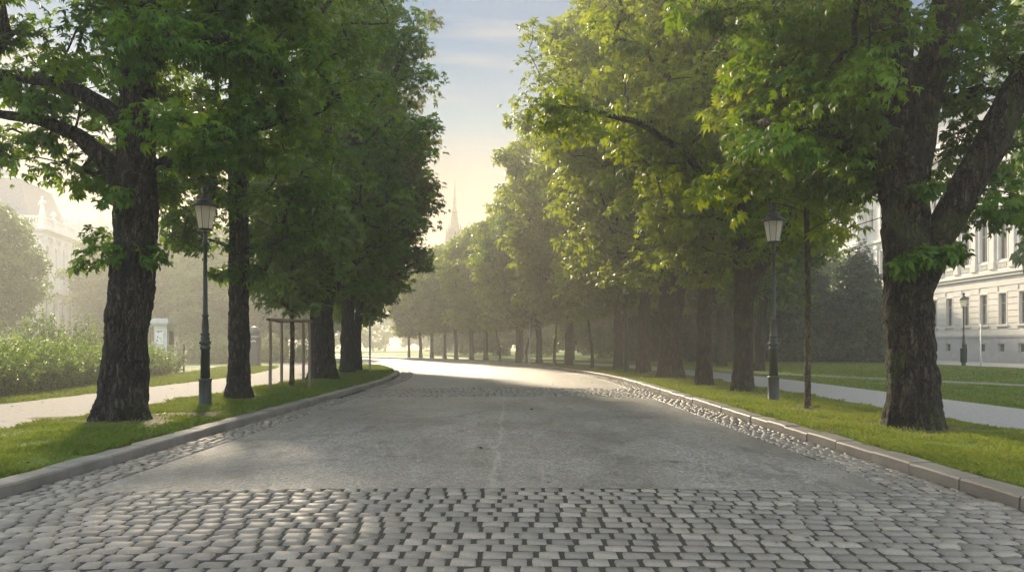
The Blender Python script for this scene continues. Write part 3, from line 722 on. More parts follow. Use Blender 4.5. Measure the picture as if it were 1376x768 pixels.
ORD = ['first','second','third','fourth','fifth','sixth','seventh','eighth','ninth','tenth','eleventh','twelfth','thirteenth','fourteenth','fifteenth','sixteenth']
rr = random.Random(5)
# right row onwards: pixel of trunk foot -> place
row = [(862,507,1.1,P1),(825,499,1.0,P2),(768,494,.95,P1),(722,489,.95,P3),(696,487,.95,P2),(652,485.6,.76,P1),(634,485,.80,P2),(615,484.4,.74,P3),(596,483.6,.72,P1),(578,482.8,.78,P2),(562,482.2,.70,P3),(546,481.6,.62,P2)]
for i, (px, py, sc, P) in enumerate(row):
    # foot lies 2.3 m outside the right kerb along the curve
    best = min((abs(HX + F * float(RP(s, HW + 2.3)[0]) / float(RP(s, HW + 2.3)[1]) - px), s) for s in np.arange(36, 110, .25))[1]
    x, y = RP(best, HW + 2.1 + rr.uniform(0, .5))
    put(P, (x, y, GZ), rr.uniform(-.7, .7), sc * rr.uniform(.95, 1.05), f'{ORD[i]} single-stemmed chestnut of the right kerb row beyond the double-stemmed one', 'tree', G_R)
for i, (px, P) in enumerate([(796, P5), (745, P5), (708, P5), (672, P5)]):
    best = min((abs(HX + F * float(RP(s, HW + 1.7)[0]) / float(RP(s, HW + 1.7)[1]) - px), s) for s in np.arange(36, 110, .25))[1]
    x, y = RP(best, HW + 1.7)
    put(P, (x, y, GZ), rr.uniform(0, 6), rr.uniform(.9, 1.05), f'{ORD[i]} thin young tree in the gaps of the far right kerb row', 'tree', 'thin young trees in the far right row')
# left row round the bend
for i, (s, P, sc) in enumerate([(48.3, P3, 1.0), (53, P5, .95), (57, P3, .95)]):
    x, y = RP(s, -HW - 2.4 - .2 * (i % 3))
    put(P, (x, y, GZ), rr.uniform(-1, 1), sc, f'{ORD[i]} tree of the left kerb row beyond the rust-leaved chestnut at the bend', 'tree', G_L)
# second row and park on the right
spots = [(13.9,46,P3,1.0),(14.6,57,P3,1.05),(13.0,66,P1,1.0),(18.5,64,P3,1.1),(9.6,74,P2,1.05),(16,78,P3,1.1),(6,82,P3,1.0),(1,90,P1,.9),(-5,99,P3,.75),(21,72,P3,.9),(29.0,40,P4,(.95,.95,1.7))]
for i, (x, y, P, sc) in enumerate(spots):
    lab = f'{ORD[i]} tall dark tree behind the right footpath, counted from its near end' if i < 10 else 'bright green park tree at the right edge, in front of the cream facade'
    put(P, (x, y, GZ), rr.uniform(0, 6), sc, lab, 'tree', 'trees behind the right footpath' if i < 10 else None)
# park on the left
spots = [(-37.0,58,.78),(-26,94,1.0),(-24,101,1.05),(-33,88,.95),(-40,90,1.0),(-47,96,1.0),(-36,104,1.1),(-29,78,.62),(-21.5,84,.7),(-52,112,1.1),(-44,118,1.15)]
for i, (x, y, sc) in enumerate(spots):
    lab = 'pale green park tree in front of the white palace, at the left edge' if i == 0 else f'{ORD[i-1]} misty park tree between the palace and the road, counted from the path'
    put(P4, (x, y, GZ), rr.uniform(0, 6), sc, lab, 'tree', None if i == 0 else 'misty trees in the left park')

# dark yews on the right lawn
def conifer(seed, H, rmax, n, per):
    tp = [(0,0,-.05),(0,0,H*.4),(.1,0,H*.8),(.1,0,H*.97)]; tr = [.25,.2,.1,.02]
    return grow(seed, H, (tp, tr), [], .5, H, rmax, n, per, .30, 3, clump_r=.85, dmin=.7, sides=12, step=.3, flare=.2, bsides=4, prof=(.12, .8), lump=.36, shell=.6, flat=.7)
Y1 = tree('yew_tree', conifer(301, 9.6, 3.6, 190, 80), M['leaf_yew'], M['bark'])
ys = [(29.6,70,1.05,'dark yew at the corner of the cream facade, rightmost and nearest of the yews'),(25.2,71,1.0,'dark bushy yew on the far lawn, second from the cream facade'),(21.4,75,.95,'dark yew behind the slim young tree, third from the cream facade'),(17.4,72,.8,'lower dark yew behind the forked chestnut, fourth from the cream facade'),(12.5,77,.85,'dark yew seen between the trunks, farthest from the cream facade')]
for i, (x, y, sc, lab) in enumerate(ys):
    o = copy_tree(Y1) if i else Y1
    o.location = (x, y, GZ); o.rotation_euler = (0, 0, i * 1.3); o.scale = (sc, sc, sc)
    o['label'] = lab; o['category'] = 'yew tree'; o['group'] = 'dark yews on the right lawn'

# far-off woods: crowns merged into one mass
def wood(name, spots, seed, lm, label):
    rs = np.random.default_rng(seed); Vs, Qs, Ts, o = [], [], [], 0
    for (x, y, h, r) in spots:
        n = 3200; tb = rs.uniform(-.22, .28)
        u = rs.normal(0, 1, (n, 3)); u /= np.linalg.norm(u, axis=1)[:, None]
        u *= (1 + .34 * np.sin(u[:, :1] * 5 + x) * np.cos(u[:, 2:] * 6 + y) + .12 * np.sin(u[:, 1:2] * 11 + u[:, 2:] * 9 + x)) * rs.uniform(.75, 1, (n, 1))
        P = np.array([x, y, h * .55]) + u * np.array([r, r, h * .45]); P[:, 2] = np.maximum(P[:, 2], .3)
        V, Q = leaves(P, u, .50, 3, rs, .6); Vs.append(V); Qs.append(Q + o); o += len(V)
        Ts.append(np.repeat(np.clip(rs.normal(.42, .16, n) + tb, 0, 1), 3))
    me = mesh_from(name, np.concatenate(Vs), np.concatenate(Qs), lm); attr(me, np.concatenate(Ts))
    link(name, me, kind='stuff', label=label, cat='wood')
rs = np.random.default_rng(9)
wood('distant_wood', [(-95 + i * 9 + rs.uniform(-2, 2), 175 + 18 * math.sin(i) + rs.uniform(-8, 8), rs.uniform(9, 13), rs.uniform(5, 7)) for i in range(19)], 21, M['leaf'], 'distant hazy wood closing off the far end of the avenue')
wood('misty_wood', [(-66 + i * 5.5 + rs.uniform(-2, 2), 126 - 1.2*i + rs.uniform(-6, 6), rs.uniform(12, 15), rs.uniform(4.5, 6)) for i in range(6)], 22, M['leaf_fresh'], 'misty mass of trees behind the left park')
wood('dark_grove', [(8 + i * 4.2 + rs.uniform(-1, 1), 96 - i * .8 + rs.uniform(-5, 5), rs.uniform(10, 15), rs.uniform(4, 5)) for i in range(8)] + [(-9 + i * 4.0, 118 + 3*math.sin(i*2), 8 + 2*math.cos(i*3), 3.4) for i in range(6)], 23, M['leaf'], 'dark grove filling the background behind the right row')

# ------------------------------------------------------------------ hedge of tall wild shrubs on the left
def shrub(seed, lx, ly, h, n, lm, ls=.085):
    rs = np.random.default_rng(seed)
    m = int(n / 42)
    st = rs.uniform(-1, 1, (m, 2)) * np.array([lx, ly]); hh = h * rs.uniform(.45, 1.0, m) * (1 - .35 * np.maximum(abs(st[:, 0] / lx), abs(st[:, 1] / ly)) ** 4)
    le = rs.normal(0, .16, (m, 2)) + st / np.array([lx, ly]) * .14
    sv, sq, o = [], [], 0; C = []; O = []; Tt = []
    for i in range(m):
        t = np.linspace(0, 1, 5)[:, None]
        top = np.array([le[i,0]*hh[i], le[i,1]*hh[i], hh[i]])
        P = np.array([st[i,0], st[i,1], 0]) + t * top + np.c_[t**2 * le[i,0]*.4, t**2*le[i,1]*.4, 0*t]
        v, f = tube_geo(P, np.linspace(.010, .004, 5), 4); sv.append(v); sq.append(f + o); o += len(v)
        k = 42; u = rs.uniform(.12, 1.02, k)[:, None]
        q = np.array([st[i,0], st[i,1], 0]) + u * top + np.c_[u**2*le[i,0]*.4, u**2*le[i,1]*.4, 0*u] + rs.normal(0, .085, (k, 3)) * (1.15 - .7*u)
        C.append(q); a = rs.uniform(0, 2*PI, k); O.append(np.c_[np.cos(a), np.sin(a), rs.uniform(.1, .8, k)])
        Tt.append(np.clip(rs.normal(.38, .2) + rs.normal(0, .12, k) + .25 * (u[:, 0] > .92), 0, 1))
    V, Q = leaves(np.concatenate(C), np.concatenate(O), ls, 3, rs, .5)
    return (np.concatenate(sv), np.concatenate(sq)), (V, Q, np.repeat(np.concatenate(Tt), 3))
def shrub_obj(name, data, lm, loc, rz, label, group=None):
    root = link(name, None, loc=loc, rz=rz, label=label, cat='shrub', group=group)
    link('stems', mesh_from('stems', *data[0], M['bark']), root)
    me = mesh_from('foliage', *data[1][:2], lm); attr(me, data[1][2]); link('foliage', me, root); return root
HS = [(-15.6,20.2,1.85,'wild leafy shrub nearest at the left edge of the hedge'),(-16.1,24.3,1.75,'wild shrub in the hedge, second from the left edge'),(-16.6,28.4,1.85,'pale upright shrub in the hedge left of the first trunk'),(-17.3,32.6,1.7,'hedge shrub hidden partly by the first thick trunk'),(-18.0,36.8,1.65,'hedge shrub just right of the first thick trunk, below the pillar'),(-18.8,41,1.55,'last yellowish shrub at the far end of the hedge')]
for i, (x, y, h, lab) in enumerate(HS):
    shrub_obj('wild_shrub', shrub(400+i, 1.5, 2.3, h + .05, 13000, M['leaf_hedge']), M['leaf_hedge'], (x, y, GZ), R(9), lab, 'wild shrubs of the left hedge')
shrub_obj('tall_shrub', shrub(420, 1.3, 1.5, 3.1, 6000, M['leaf_hedge'], .12), M['leaf_fresh'], (-19.6, 36, GZ), 0, 'taller leafy shrub rising behind the hedge in front of the palace')
shrub_obj('tall_shrub', shrub(421, 1.0, 1.1, 2.7, 3000, M['leaf_hedge'], .12), M['leaf_fresh'], (-23.0, 38, GZ), 0, 'smaller shrub tip rising behind the left hedge, below the palace windows')
for i, (x, y, h, w, lab) in enumerate([(-19.6,70,2.1,2.2,'rounded shrub right of the tall grey kiosk'),(-26,72,2.6,2.6,'rounded shrub left of the tall grey kiosk'),(-24,66,2.0,1.6,'low bright shrub by the park path, behind the second trunk')]):
    shrub_obj('round_shrub', shrub(430+i, w, w, h, 5000, M['leaf_fresh'], .16), M['leaf_fresh'], (x, y, GZ), 0, lab)

# ------------------------------------------------------------------ grass blades and litter
def blades(name, x, y, z, h, w, seed, tb, label):
    rs = np.random.default_rng(seed); n = len(x)
    a = rs.uniform(0, 2*PI, n); ln = rs.normal(0, .45, (n, 2)) * h[:, None]
    dx, dy = np.cos(a) * w, np.sin(a) * w
    B0 = np.stack([x - dx, y - dy, z], -1); B1 = np.stack([x + dx, y + dy, z], -1)
    mid = np.stack([x + ln[:,0]*.35, y + ln[:,1]*.35, z + h*.62], -1)
    tip = np.stack([x + ln[:,0], y + ln[:,1], z + h * rs.uniform(.85, 1.05, n)], -1)
    V = np.stack([B0, B1, mid + np.stack([dx, dy, 0*x], -1)*.7, tip], 1).reshape(-1, 3)
    Q = np.arange(n * 4).reshape(-1, 4)
    me = mesh_from(name, V, Q, M['grass'])
    patch = .5 + .5*np.sin(x*1.1 + 2*np.sin(y*.7)) * np.cos(y*.9 + x*.4)
    attr(me, np.clip(rs.normal(.26 + tb, .2, n) + .5 * patch * rs.uniform(0, 1, n) - .25 * (np.sin(x*3.7 + y) * np.sin(y*2.9 - x) > .55), 0, 1))
    link(name, me, kind='stuff', label=label, cat='grass')
FEET = [(-7.6,16.2,.95),(-6.7,17.6,.55),(-7.6,22.9,.6),(-8.1,35.2,.8),(7.2,14.5,.8),(7.4,26.2,.7),(7.1,30.2,.6),(7.1,36.6,.85),(6.9,19.1,.3)]
def verge_pts(o0, o1, s0, s1, dens, seed, fall=12.0):
    rs = np.random.default_rng(seed); n = int(abs(o1 - o0) * (s1 - s0) * dens)
    s = rs.uniform(s0, s1, n); o = rs.uniform(min(o0, o1), max(o0, o1), n)
    keep = rs.uniform(0, 1, n) < np.minimum(1, (fall / s) ** 1.35)
    s, o = s[keep], o[keep]
    # ragged edges and thin patches
    e = np.minimum(np.abs(o - o0), np.abs(o - o1)); keep = (e > .06 + .08*np.sin(s*3.1) + .05*np.sin(s*7.7 + o)) & ((np.sin(s*1.7 + o*2.3) + np.sin(o*4.1 - s*.9) + rs.normal(0, .8, len(s))) > -1.15)
    s, o = s[keep], o[keep]; x, y = RP(s, o)
    keep = np.ones(len(x), bool)
    for (tx, ty, r) in FEET: keep &= ((x - tx)**2 + ((y - ty)*.8)**2 > (1.4 * r * (.75 + .25*np.sin(3*np.arctan2(y-ty, x-tx)+ty)))**2) | (rs.uniform(0, 1, len(x)) < .10)
    return x[keep], y[keep], s[keep]
x, y, s = verge_pts(-HW - .27, -8.8, 6, 62, 2600, 1)
hh = np.random.default_rng(4).uniform(.035, .10, len(x)) * (1 + .45*np.sin(x*2.3+np.sin(y*3))*np.sin(y*1.9+np.sin(x*4))); k = np.sqrt(np.maximum(1, s / 14))
blades('verge_grass', x, y, np.full_like(x, GZ - .005), hh, .0042 * k, 11, -.06, 'short green grass of the left verge between kerb and footpath')
x, y, s = verge_pts(HW + .27, 8.9, 6, 62, 2600, 2)
hh = np.random.default_rng(5).uniform(.035, .10, len(x)) * (1 + .45*np.sin(x*2.3+np.sin(y*3))*np.sin(y*1.9+np.sin(x*4))); k = np.sqrt(np.maximum(1, s / 14))
blades('verge_grass', x, y, np.full_like(x, GZ - .005), hh, .0042 * k, 12, .36, 'yellowish green grass of the right verge between kerb and footpath')  # raised tint paints a sunlit look into the right verge grass
x, y, s = verge_pts(-12.55, -16.5, 12, 60, 1000, 3, 16)
blades('path_grass', x, y, np.full_like(x, GZ - .005), np.random.default_rng(6).uniform(.05, .12, len(x)), .007 * np.sqrt(np.maximum(1, s / 18)), 13, .10, 'grass strip between left footpath and hedge')
x, y, s = verge_pts(12.05, 34, 12, 66, 300, 4, 18)
k2 = (np.abs((x - 23.5) + (y - 18) * .42) > .85)
blades('park_grass', x[k2], y[k2], np.full(int(k2.sum()), GZ - .005), np.random.default_rng(7).uniform(.04, .09, int(k2.sum())), .010 * np.sqrt(np.maximum(1, s[k2] / 18)), 14, .22, 'park lawn beyond the right footpath')
# fallen leaves
rs = np.random.default_rng(31)
s = rs.uniform(6, 45, 2400); side = rs.uniform(0, 1, 2400)
o = np.where(side < .30, rs.uniform(-8.8, -5.5, 2400), np.where(side < .60, rs.uniform(5.5, 8.9, 2400), np.where(side < .84, np.sign(rs.uniform(-1, 1, 2400)) * (HW - np.abs(rs.normal(0, .45, 2400)) - .03), np.where(side < .93, rs.uniform(-12.4, -9, 2400), rs.uniform(-4.5, 4.5, 2400)))))
x, y = RP(s, o); z = np.where(np.abs(o) > HW, GZ + .03, .014 + camber(o)); z = np.where(o < -8.85, GZ + .015, z)
C = np.stack([x, y, z], -1); a = rs.uniform(0, 2*PI, 2400)
V, Q = leaves(C, np.c_[np.cos(a), np.sin(a), np.full(2400, .25)], .065, 1, rs, .25)
V[:, 2] = np.maximum(V[:, 2], np.repeat(z, 4) - .004)
me = mesh_from('leaf_litter', V, Q, M['litter']); attr(me, rs.uniform(0, 1, 2400)); link('leaf_litter', me, kind='stuff', label='scattered small brown fallen leaves on verges and road', cat='leaves')
# trampled soil round the trunk feet
def soil(x, y, r, sx=1.0, sy=1.0, seed=0):
    rs = np.random.default_rng(seed); n = 40; a = np.arange(n) * 2*PI/n
    w = 1 + .25*np.sin(3*a+seed) + .15*np.sin(7*a+seed*2) + rs.normal(0, .06, n)
    V = [(x, y, GZ+.012)] + [(x + sx*r*w[i]*math.cos(a[i]), y + sy*r*w[i]*math.sin(a[i]), GZ+.008) for i in range(n)]
    link('bare_soil', mesh_from('bare_soil', V, [(0, 1+i, 1+(i+1) % n) for i in range(n)], M['soil']), kind='structure')
for i, (x, y, r) in enumerate([(-7.6,16.2,.95),(-6.7,17.6,.55),(-7.6,22.9,.6),(-8.1,35.2,.8),(7.2,14.5,.85),(7.4,26.2,.7),(7.1,30.2,.6),(7.1,36.6,.85),(6.9,19.1,.35)]): soil(x, y, r * 1.5, 1.2, 1.0, i)

# ------------------------------------------------------------------ street lamps
def lamp(loc, label, group='green cast-iron street lamps', sc=1.0, simple=False, base_h=1.0):
    root = link('street_lamp', None, loc=loc, label=label, cat='street lamp', group=group); root.scale = (sc, sc, sc)
    MB().lathe([(0,.175),(.05,.175),(.07,.155),(.62,.150),(.66,.165),(.70,.165),(.72,.12)], 24).build('base', M['iron'], root, True)
    MB().lathe([(.72,.118),(1.42,.105),(1.44,.125),(1.50,.130),(1.52,.112),(1.56,.112),(1.58,.145),(1.63,.150),(1.66,.105),(1.70,.112),(1.74,.118),(1.77,.085),(1.80,.115),(1.83,.118),(1.86,.082),(2.0,.088),(2.25,.066),(2.27,.085),(2.31,.085),(2.33,.060),(3.2,.052),(4.05,.045),(4.07,.07),(4.12,.075),(4.15,.05),(4.22,.045),(4.30,.06),(4.36,.04),(4.42,.035)], 20).build('pole', M['iron'], root, True)
    MB().lathe([(4.40,.03),(4.42,.17),(4.46,.185),(4.47,.18),(4.47,.05)], 16).build('lantern_tray', M['iron_black'], root)
    MB().lathe([(4.47,.172),(5.02,.275)], 8, cap=False).build('lantern_glass', M['lamp_glass'], root)
    cg = MB()
    for i in range(8):
        a = 2*PI*i/8
        cg.tube([(.175*math.cos(a), .175*math.sin(a), 4.47), (.278*math.cos(a), .278*math.sin(a), 5.02)], [.007,.007], 4)
    cg.build('lantern_frame', M['iron_black'], root)
    MB().lathe([(4.47,.05),(4.62,.05),(4.64,.03),(4.86,.035),(4.90,.01)], 10).build('lamp_holder', M['pillar'], root, True)
    MB().lathe([(5.015,.27),(5.02,.335),(5.05,.335),(5.09,.29),(5.15,.20),(5.19,.15),(5.20,.165),(5.23,.15),(5.30,.07),(5.34,.055)], 24).build('lantern_roof', M['iron_black'], root, True)
    MB().lathe([(5.34,.05),(5.36,.085),(5.38,.06),(5.42,.09),(5.47,.10),(5.52,.075),(5.56,.02),(5.57,.0)], 16).build('finial', M['iron_black'], root, True)
    return root
lamp((-7.42, 19.8, GZ), 'green cast-iron street lamp on the left verge, glass lantern clear of the leaves', sc=.96)
lamp((6.87, 21.5, GZ), 'green cast-iron street lamp on the right verge beside the slim young tree', sc=.94)
lamp((6.15, 44.0, GZ), 'farther street lamp of the right verge, its lantern hidden among leaves', sc=.94)
lt = lamp((32.0, 58.0, .13), 'street lamp in front of the cream facade with a small bin on its post', sc=.93)
MB().lathe([(.25,.20),(.27,.23),(1.25,.24),(1.27,.26),(1.32,.26),(1.33,.22)], 16).build('litter_bin', M['iron'], lt, True)
# signs and posts
def post(loc, h, r, label, head=None, mat='grey_metal', name='sign_post', cat='post'):
    root = link(name, None, loc=loc, label=label, cat=cat)
    MB().lathe([(0, r*2.2), (.03, r*2.2), (.04, r), (h, r), (h+.01, r*.6)], 12).build('pole', M[mat], root, True)
    if head: MB().box(*head).build('sign_plate', M['grey_metal'], root)
    return root
post((31.5, 55.0, .12), 2.9, .045, 'plain thin grey post on the kerb before the cream facade', name='metal_post')
x, y = RP(104, HW + 1.0); post((x, y, GZ), 2.3, .06, 'lone post standing in the mist at the far end of the right kerb', mat='iron_black', name='metal_post')
x, y = RP(62.5, HW + 1.1); post((x, y, GZ), 3.2, .055, 'pale post between thin trunks of the far right row', name='metal_post')
x, y = RP(84, HW + 1.3); post((x, y, GZ), 5.0, .06, 'tall pale lamp-less post far along the right row', name='metal_post')
x, y = RP(46, -HW - 1.6); post((x, y, GZ), 3.2, .05, 'thin grey post at the bend of the left verge', name='metal_post')
# stake frame round the young tree
sf = link('stake_frame', None, loc=(-7.8, 29.0, GZ), label='wooden stake frame of upright posts and crossbars round the young tree', cat='tree stakes')
tops = 2.32
for (x, y) in ((-.12,-2.2),(.72,-.4),(-.62,.9),(.1,1.2)):
    MB().tube([(x,y,-.05),(x+.01,y,1.2),(x,y,tops+.02)], [.055,.05,.048], 10).build('stake', M['wood'], sf, True)
for a, b in (((-.12,-2.2),(.72,-.4)),((-.12,-2.2),(-.62,.9)),((-.62,.9),(.72,-.4))):
    A = np.array([*a, tops]); B = np.array([*b, tops]); dv = (B - A) / np.linalg.norm(B - A) * .12
    MB().tube([A - dv, (A + B) / 2, B + dv], [.045,.042,.045], 10).build('crossbar', M['wood'], sf, True)

# pale pillar with poster, tall kiosk, fence post
pl = link('poster_pillar', None, loc=(-20.3, 47.8, GZ), label='pale grey stone pillar with a cornice and a small poster, above the hedge', cat='pillar')
pl.rotation_euler = (0, 0, R(-8))
MB().box(-.48,.48,-.48,.48,0,.35).box(-.40,.40,-.40,.40,.351,2.62).build('shaft', M['pillar'], pl)
MB().box(-.50,.50,-.50,.50,2.62,2.72).box(-.58,.58,-.58,.58,2.72,2.90).box(-.52,.52,-.52,.52,2.90,3.02).build('cornice', M['pillar'], pl)
MB().box(-.30,.16,-.412,-.401,1.55,2.35).build('poster', M['paper'], pl)
k = MB(); rs = np.random.default_rng(8)
for i in range(9):
    cx, cz = rs.uniform(-.24, .08), rs.uniform(1.62, 2.2); w, h = rs.uniform(.03, .09), rs.uniform(.03, .10)
    k.box(cx-w/2, cx+w/2, -.416-.0004*i, -.413, cz-h/2, cz+h/2)
k.box(-.26,.12,-.421,-.413,2.24,2.30)
k.build('poster_print', M['ink'], pl)
MB().box(.402,.50,-.16,.16,1.5,2.3).build('side_panel', M['iron_black'], pl)
ks = link('kiosk_column', None, loc=(-18.9, 60.0, GZ), label='tall blue-grey round-topped kiosk column beside the left footpath', cat='kiosk')
def rbox(w, d, z0, z1, r=.18):
    m = MB(); n = 6; v = []
    for z in (z0, z1):
        for cx, cy, a0 in ((w-r, d-r, 0), (-w+r, d-r, PI/2), (-w+r, -d+r, PI), (w-r, -d+r, 3*PI/2)):
            for i in range(n): a = a0 + PI/2*i/(n-1); v.append((cx + r*math.cos(a), cy + r*math.sin(a), z))
    q = 4*n; m.add(v, [(i, (i+1) % q, q+(i+1) % q, q+i) for i in range(q)] + [tuple(range(q))[::-1], tuple(range(q, 2*q))]); return m
rbox(.46,.40,0,.12).build('foot', M['iron_black'], ks)
rbox(.43,.37,.12,2.05).build('body', M['kiosk'], ks)
rbox(.46,.40,2.05,2.15).build('band', M['grey_metal'], ks)
MB().lathe([(2.15,.44),(2.50,.44),(2.58,.42),(2.72,.33),(2.80,.18),(2.83,.0)], 20, sy=.88).build('dome', M['kiosk'], ks, True)
k = MB()
for i in range(6): k.box(-.26+.085*i, -.20+.085*i, -.377, -.371, 1.72 + .03*math.sin(i*2.1), 1.80 + .04*math.cos(i*1.7))
k.build('lettering', M['paper'], ks)
MB().box(-.36,.36,-.374,-.370,.3,1.62).build('panel', M['kiosk'], ks)
fp = link('fence_post', None, loc=(-17.6, 43.9, GZ), label='dark thin fence post at the far end of the hedge', cat='fence post')
MB().lathe([(0,.05),(1.45,.045),(1.47,.06),(1.60,.0)], 8).build('pole', M['iron_black'], fp)
fe = link('iron_fence', None, loc=(-26.5, 64.5, GZ), rz=R(28), label='low dark iron railing in the misty park behind the hedge', cat='fence')
k = MB()
for i in range(24): k.box(i*.28-.015, i*.28+.015, -.015, .015, 0, 1.3)
k.box(-.05,6.5,-.025,.025,1.1,1.15).box(-.05,6.5,-.025,.025,.2,.25).build('railing', M['iron_black'], fe)

# ------------------------------------------------------------------ buildings
class Facade:
    """local frame: u along the wall, v up, w outward"""
    def __init__(s, O, U): s.O = np.array(O, float); s.U = np.array([*U, 0.0]); s.U /= np.linalg.norm(s.U); s.N = np.array([s.U[1], -s.U[0], 0])
    def p(s, u, v, w=0): return s.O + u * s.U + w * s.N + np.array([0, 0, v])
    def box(s, mb, u0, u1, v0, v1, w0, w1):
        c = [s.p(u, v, w) for v in (v0, v1) for (u, w) in ((u0, w0), (u0, w1), (u1, w1), (u1, w0))]
        mb.add(c, [(0,1,2,3),(7,6,5,4),(0,4,5,1),(1,5,6,2),(2,6,7,3),(3,7,4,0)])
    def wall(s, mb, u0, u1, v0, v1, holes, depth, w=0):
        us = sorted({u0, u1, *[h[0] for h in holes], *[h[1] for h in holes]}); vs = sorted({v0, v1, *[h[2] for h in holes], *[h[3] for h in holes]})
        for a, b in zip(us, us[1:]):
            for c, d in zip(vs, vs[1:]):
                m = ((a+b)/2, (c+d)/2)
                if any(h[0] < m[0] < h[1] and h[2] < m[1] < h[3] for h in holes): continue
                mb.add([s.p(a,c,w), s.p(b,c,w), s.p(b,d,w), s.p(a,d,w)], [(0,1,2,3)])
        for h in holes:
            a, b, c, d = h[:4]; arch = len(h) > 4 and h[4]
            q = [(a,c),(b,c),(b,d),(a,d)]
            for (e, f) in zip(q, q[1:] + q[:1]):
                mb.add([s.p(*e,w), s.p(*f,w), s.p(*f,w-depth), s.p(*e,w-depth)], [(3,2,1,0)])
            if arch:
                r = (b-a)/2; m = (a+b)/2; n = 10
                pts = [(m - r*math.cos(PI*i/n), d - r + r*math.sin(PI*i/n)) for i in range(n+1)]
                for (e, f) in zip(pts, pts[1:]):
                    mb.add([s.p(*e,w), s.p(*f,w), s.p(f[0],d,w), s.p(e[0],d,w)], [(0,1,2,3)])
                    mb.add([s.p(*e,w), s.p(*f,w), s.p(*f,w-depth), s.p(*e,w-depth)], [(0,1,2,3)])
    def window(s, root, u0, u1, v0, v1, w, name='window', mull=True, sill=True, trim=.14, hood=False):
        m = MB(); t = .07
        s.box(m, u0, u0+t, v0, v1, w-.24, w-.14); s.box(m, u1-t, u1, v0, v1, w-.24, w-.14); s.box(m, u0+t, u1-t, v0, v0+t, w-.24, w-.14); s.box(m, u0+t, u1-t, v1-t, v1, w-.24, w-.14)
        if mull:
            c = (u0+u1)/2; s.box(m, c-.035, c+.035, v0+t, v1-t, w-.23, w-.15); h = v0 + (v1-v0)*.68; s.box(m, u0+t, c-.035, h-.03, h+.03, w-.23, w-.15); s.box(m, c+.035, u1-t, h-.03, h+.03, w-.23, w-.15)
        o = m.build(name, M['frame'], root)
        g = MB(); g.add([s.p(u0+t,v0+t,w-.20), s.p(u1-t,v0+t,w-.20), s.p(u1-t,v1-t,w-.20), s.p(u0+t,v1-t,w-.20)], [(0,1,2,3)]); g.build('pane', M['glass_dark'], o)
        if sill or trim:
            k = MB()
            if trim: s.box(k, u0-trim, u0-.003, v0, v1+trim, w-.02, w+.07); s.box(k, u1+.003, u1+trim, v0, v1+trim, w-.02, w+.07); s.box(k, u0-.003, u1+.003, v1+.003, v1+trim, w-.02, w+.068)
            if sill: s.box(k, u0-.25, u1+.25, v0-.16, v0-.003, w-.02, w+.16)
            if hood:
                s.box(k, u0-.32, u1+.32, v1+.30, v1+.44, w-.02, w+.26); s.box(k, u0-.2, u1+.2, v1+trim+.003, v1+.297, w-.02, w+.10)
            k.build('surround', M['stone_white'] if hood == 2 else M['stone_cream'], o)

# cream facade on the right, facing the road (towards -x)
B = link('cream_building', None, label='long cream palace facade with rusticated ground floor and grey plinth, at the right edge', cat='building')
fc = Facade((41.4, 95.5, .12), (0, -1))          # u runs towards the camera
LEN = 40.0; bays = [(94.2 - 2.8*i) for i in range(14)]
cu = [95.5 - yb for yb in bays]
holes = []
for c in cu:
    holes += [(c-.45, c+.45, .85, 1.62), (c-.55, c+.55, 3.2, 5.85), (c-.6, c+.6, 8.7, 12.0), (c-.55, c+.55, 14.6, 17.0)]
pl_ = MB(); fc.wall(pl_, 0, LEN, 0, 2.1, [h for h in holes if h[3] < 2.1], .35, .18); fc.box(pl_, 0, LEN, 2.1, 2.2, -.1, .24); pl_.build('plinth', M['plinth'], B)
w_ = MB(); fc.wall(w_, 0, LEN, 2.1, 21, [h for h in holes if h[2] > 2.1], .35); w_.add([fc.p(0,0,0), fc.p(0,21,0), fc.p(0,21,-16), fc.p(0,0,-16)], [(0,1,2,3)]); w_.add([fc.p(LEN,0,0), fc.p(LEN,21,0), fc.p(LEN,21,-16), fc.p(LEN,0,-16)], [(3,2,1,0)])
w_.add([fc.p(0,0,-16), fc.p(LEN,0,-16), fc.p(LEN,21,-16), fc.p(0,21,-16)], [(3,2,1,0)]); w_.build('wall', M['stone_cream'], B)
r_ = MB(); v = 2.28
while v < 7.2:
    h = .47
    segs = [0.0]
    for c in cu: segs += [c-.72, c+.72] if (v+h > 3.0 and v < 6.05) else []
    segs.append(LEN)
    for a, b_ in zip(segs[::2], segs[1::2]): fc.box(r_, a, b_, v, v+h, -.02, .055)
    v += h + .055
r_.build('rusticated_courses', M['stone_cream'], B)
s_ = MB(); fc.box(s_, -.2, LEN, 7.25, 7.5, -.05, .22); fc.box(s_, -.3, LEN, 7.503, 7.72, -.05, .34); fc.box(s_, -.1, LEN, 7.723, 7.95, -.05, .12); fc.box(s_, -.2, LEN, 13.0, 13.25, -.05, .3); s_.build('string_course', M['stone_cream'], B)
for c in cu[:-1]:
    q_ = MB(); u = c + 1.4
    fc.box(q_, u-.42, u+.42, 7.955, 8.6, -.02, .26); fc.box(q_, u-.33, u+.33, 8.603, 12.3, -.02, .18); fc.box(q_, u-.42, u+.42, 12.303, 12.7, -.02, .27); q_.build('pilaster', M['stone_cream'], B)
for c in cu:
    bl = MB()
    for j in range(6): u = c - .5 + j*.2; fc.box(bl, u-.05, u+.05, 8.02, 8.425, -.02, .13)
    fc.box(bl, c-.7, c+.7, 8.42, 8.5, -.02, .16); bl.build('balustrade', M['stone_cream'], B)
c_ = MB(); fc.box(c_, -.3, LEN, 18.6, 19.2, -.05, .3); fc.box(c_, -.6, LEN, 19.203, 19.7, -.05, .75); fc.box(c_, -.2, LEN, 19.703, 21.0, -.4, .12); c_.build('cornice', M['stone_cream'], B)
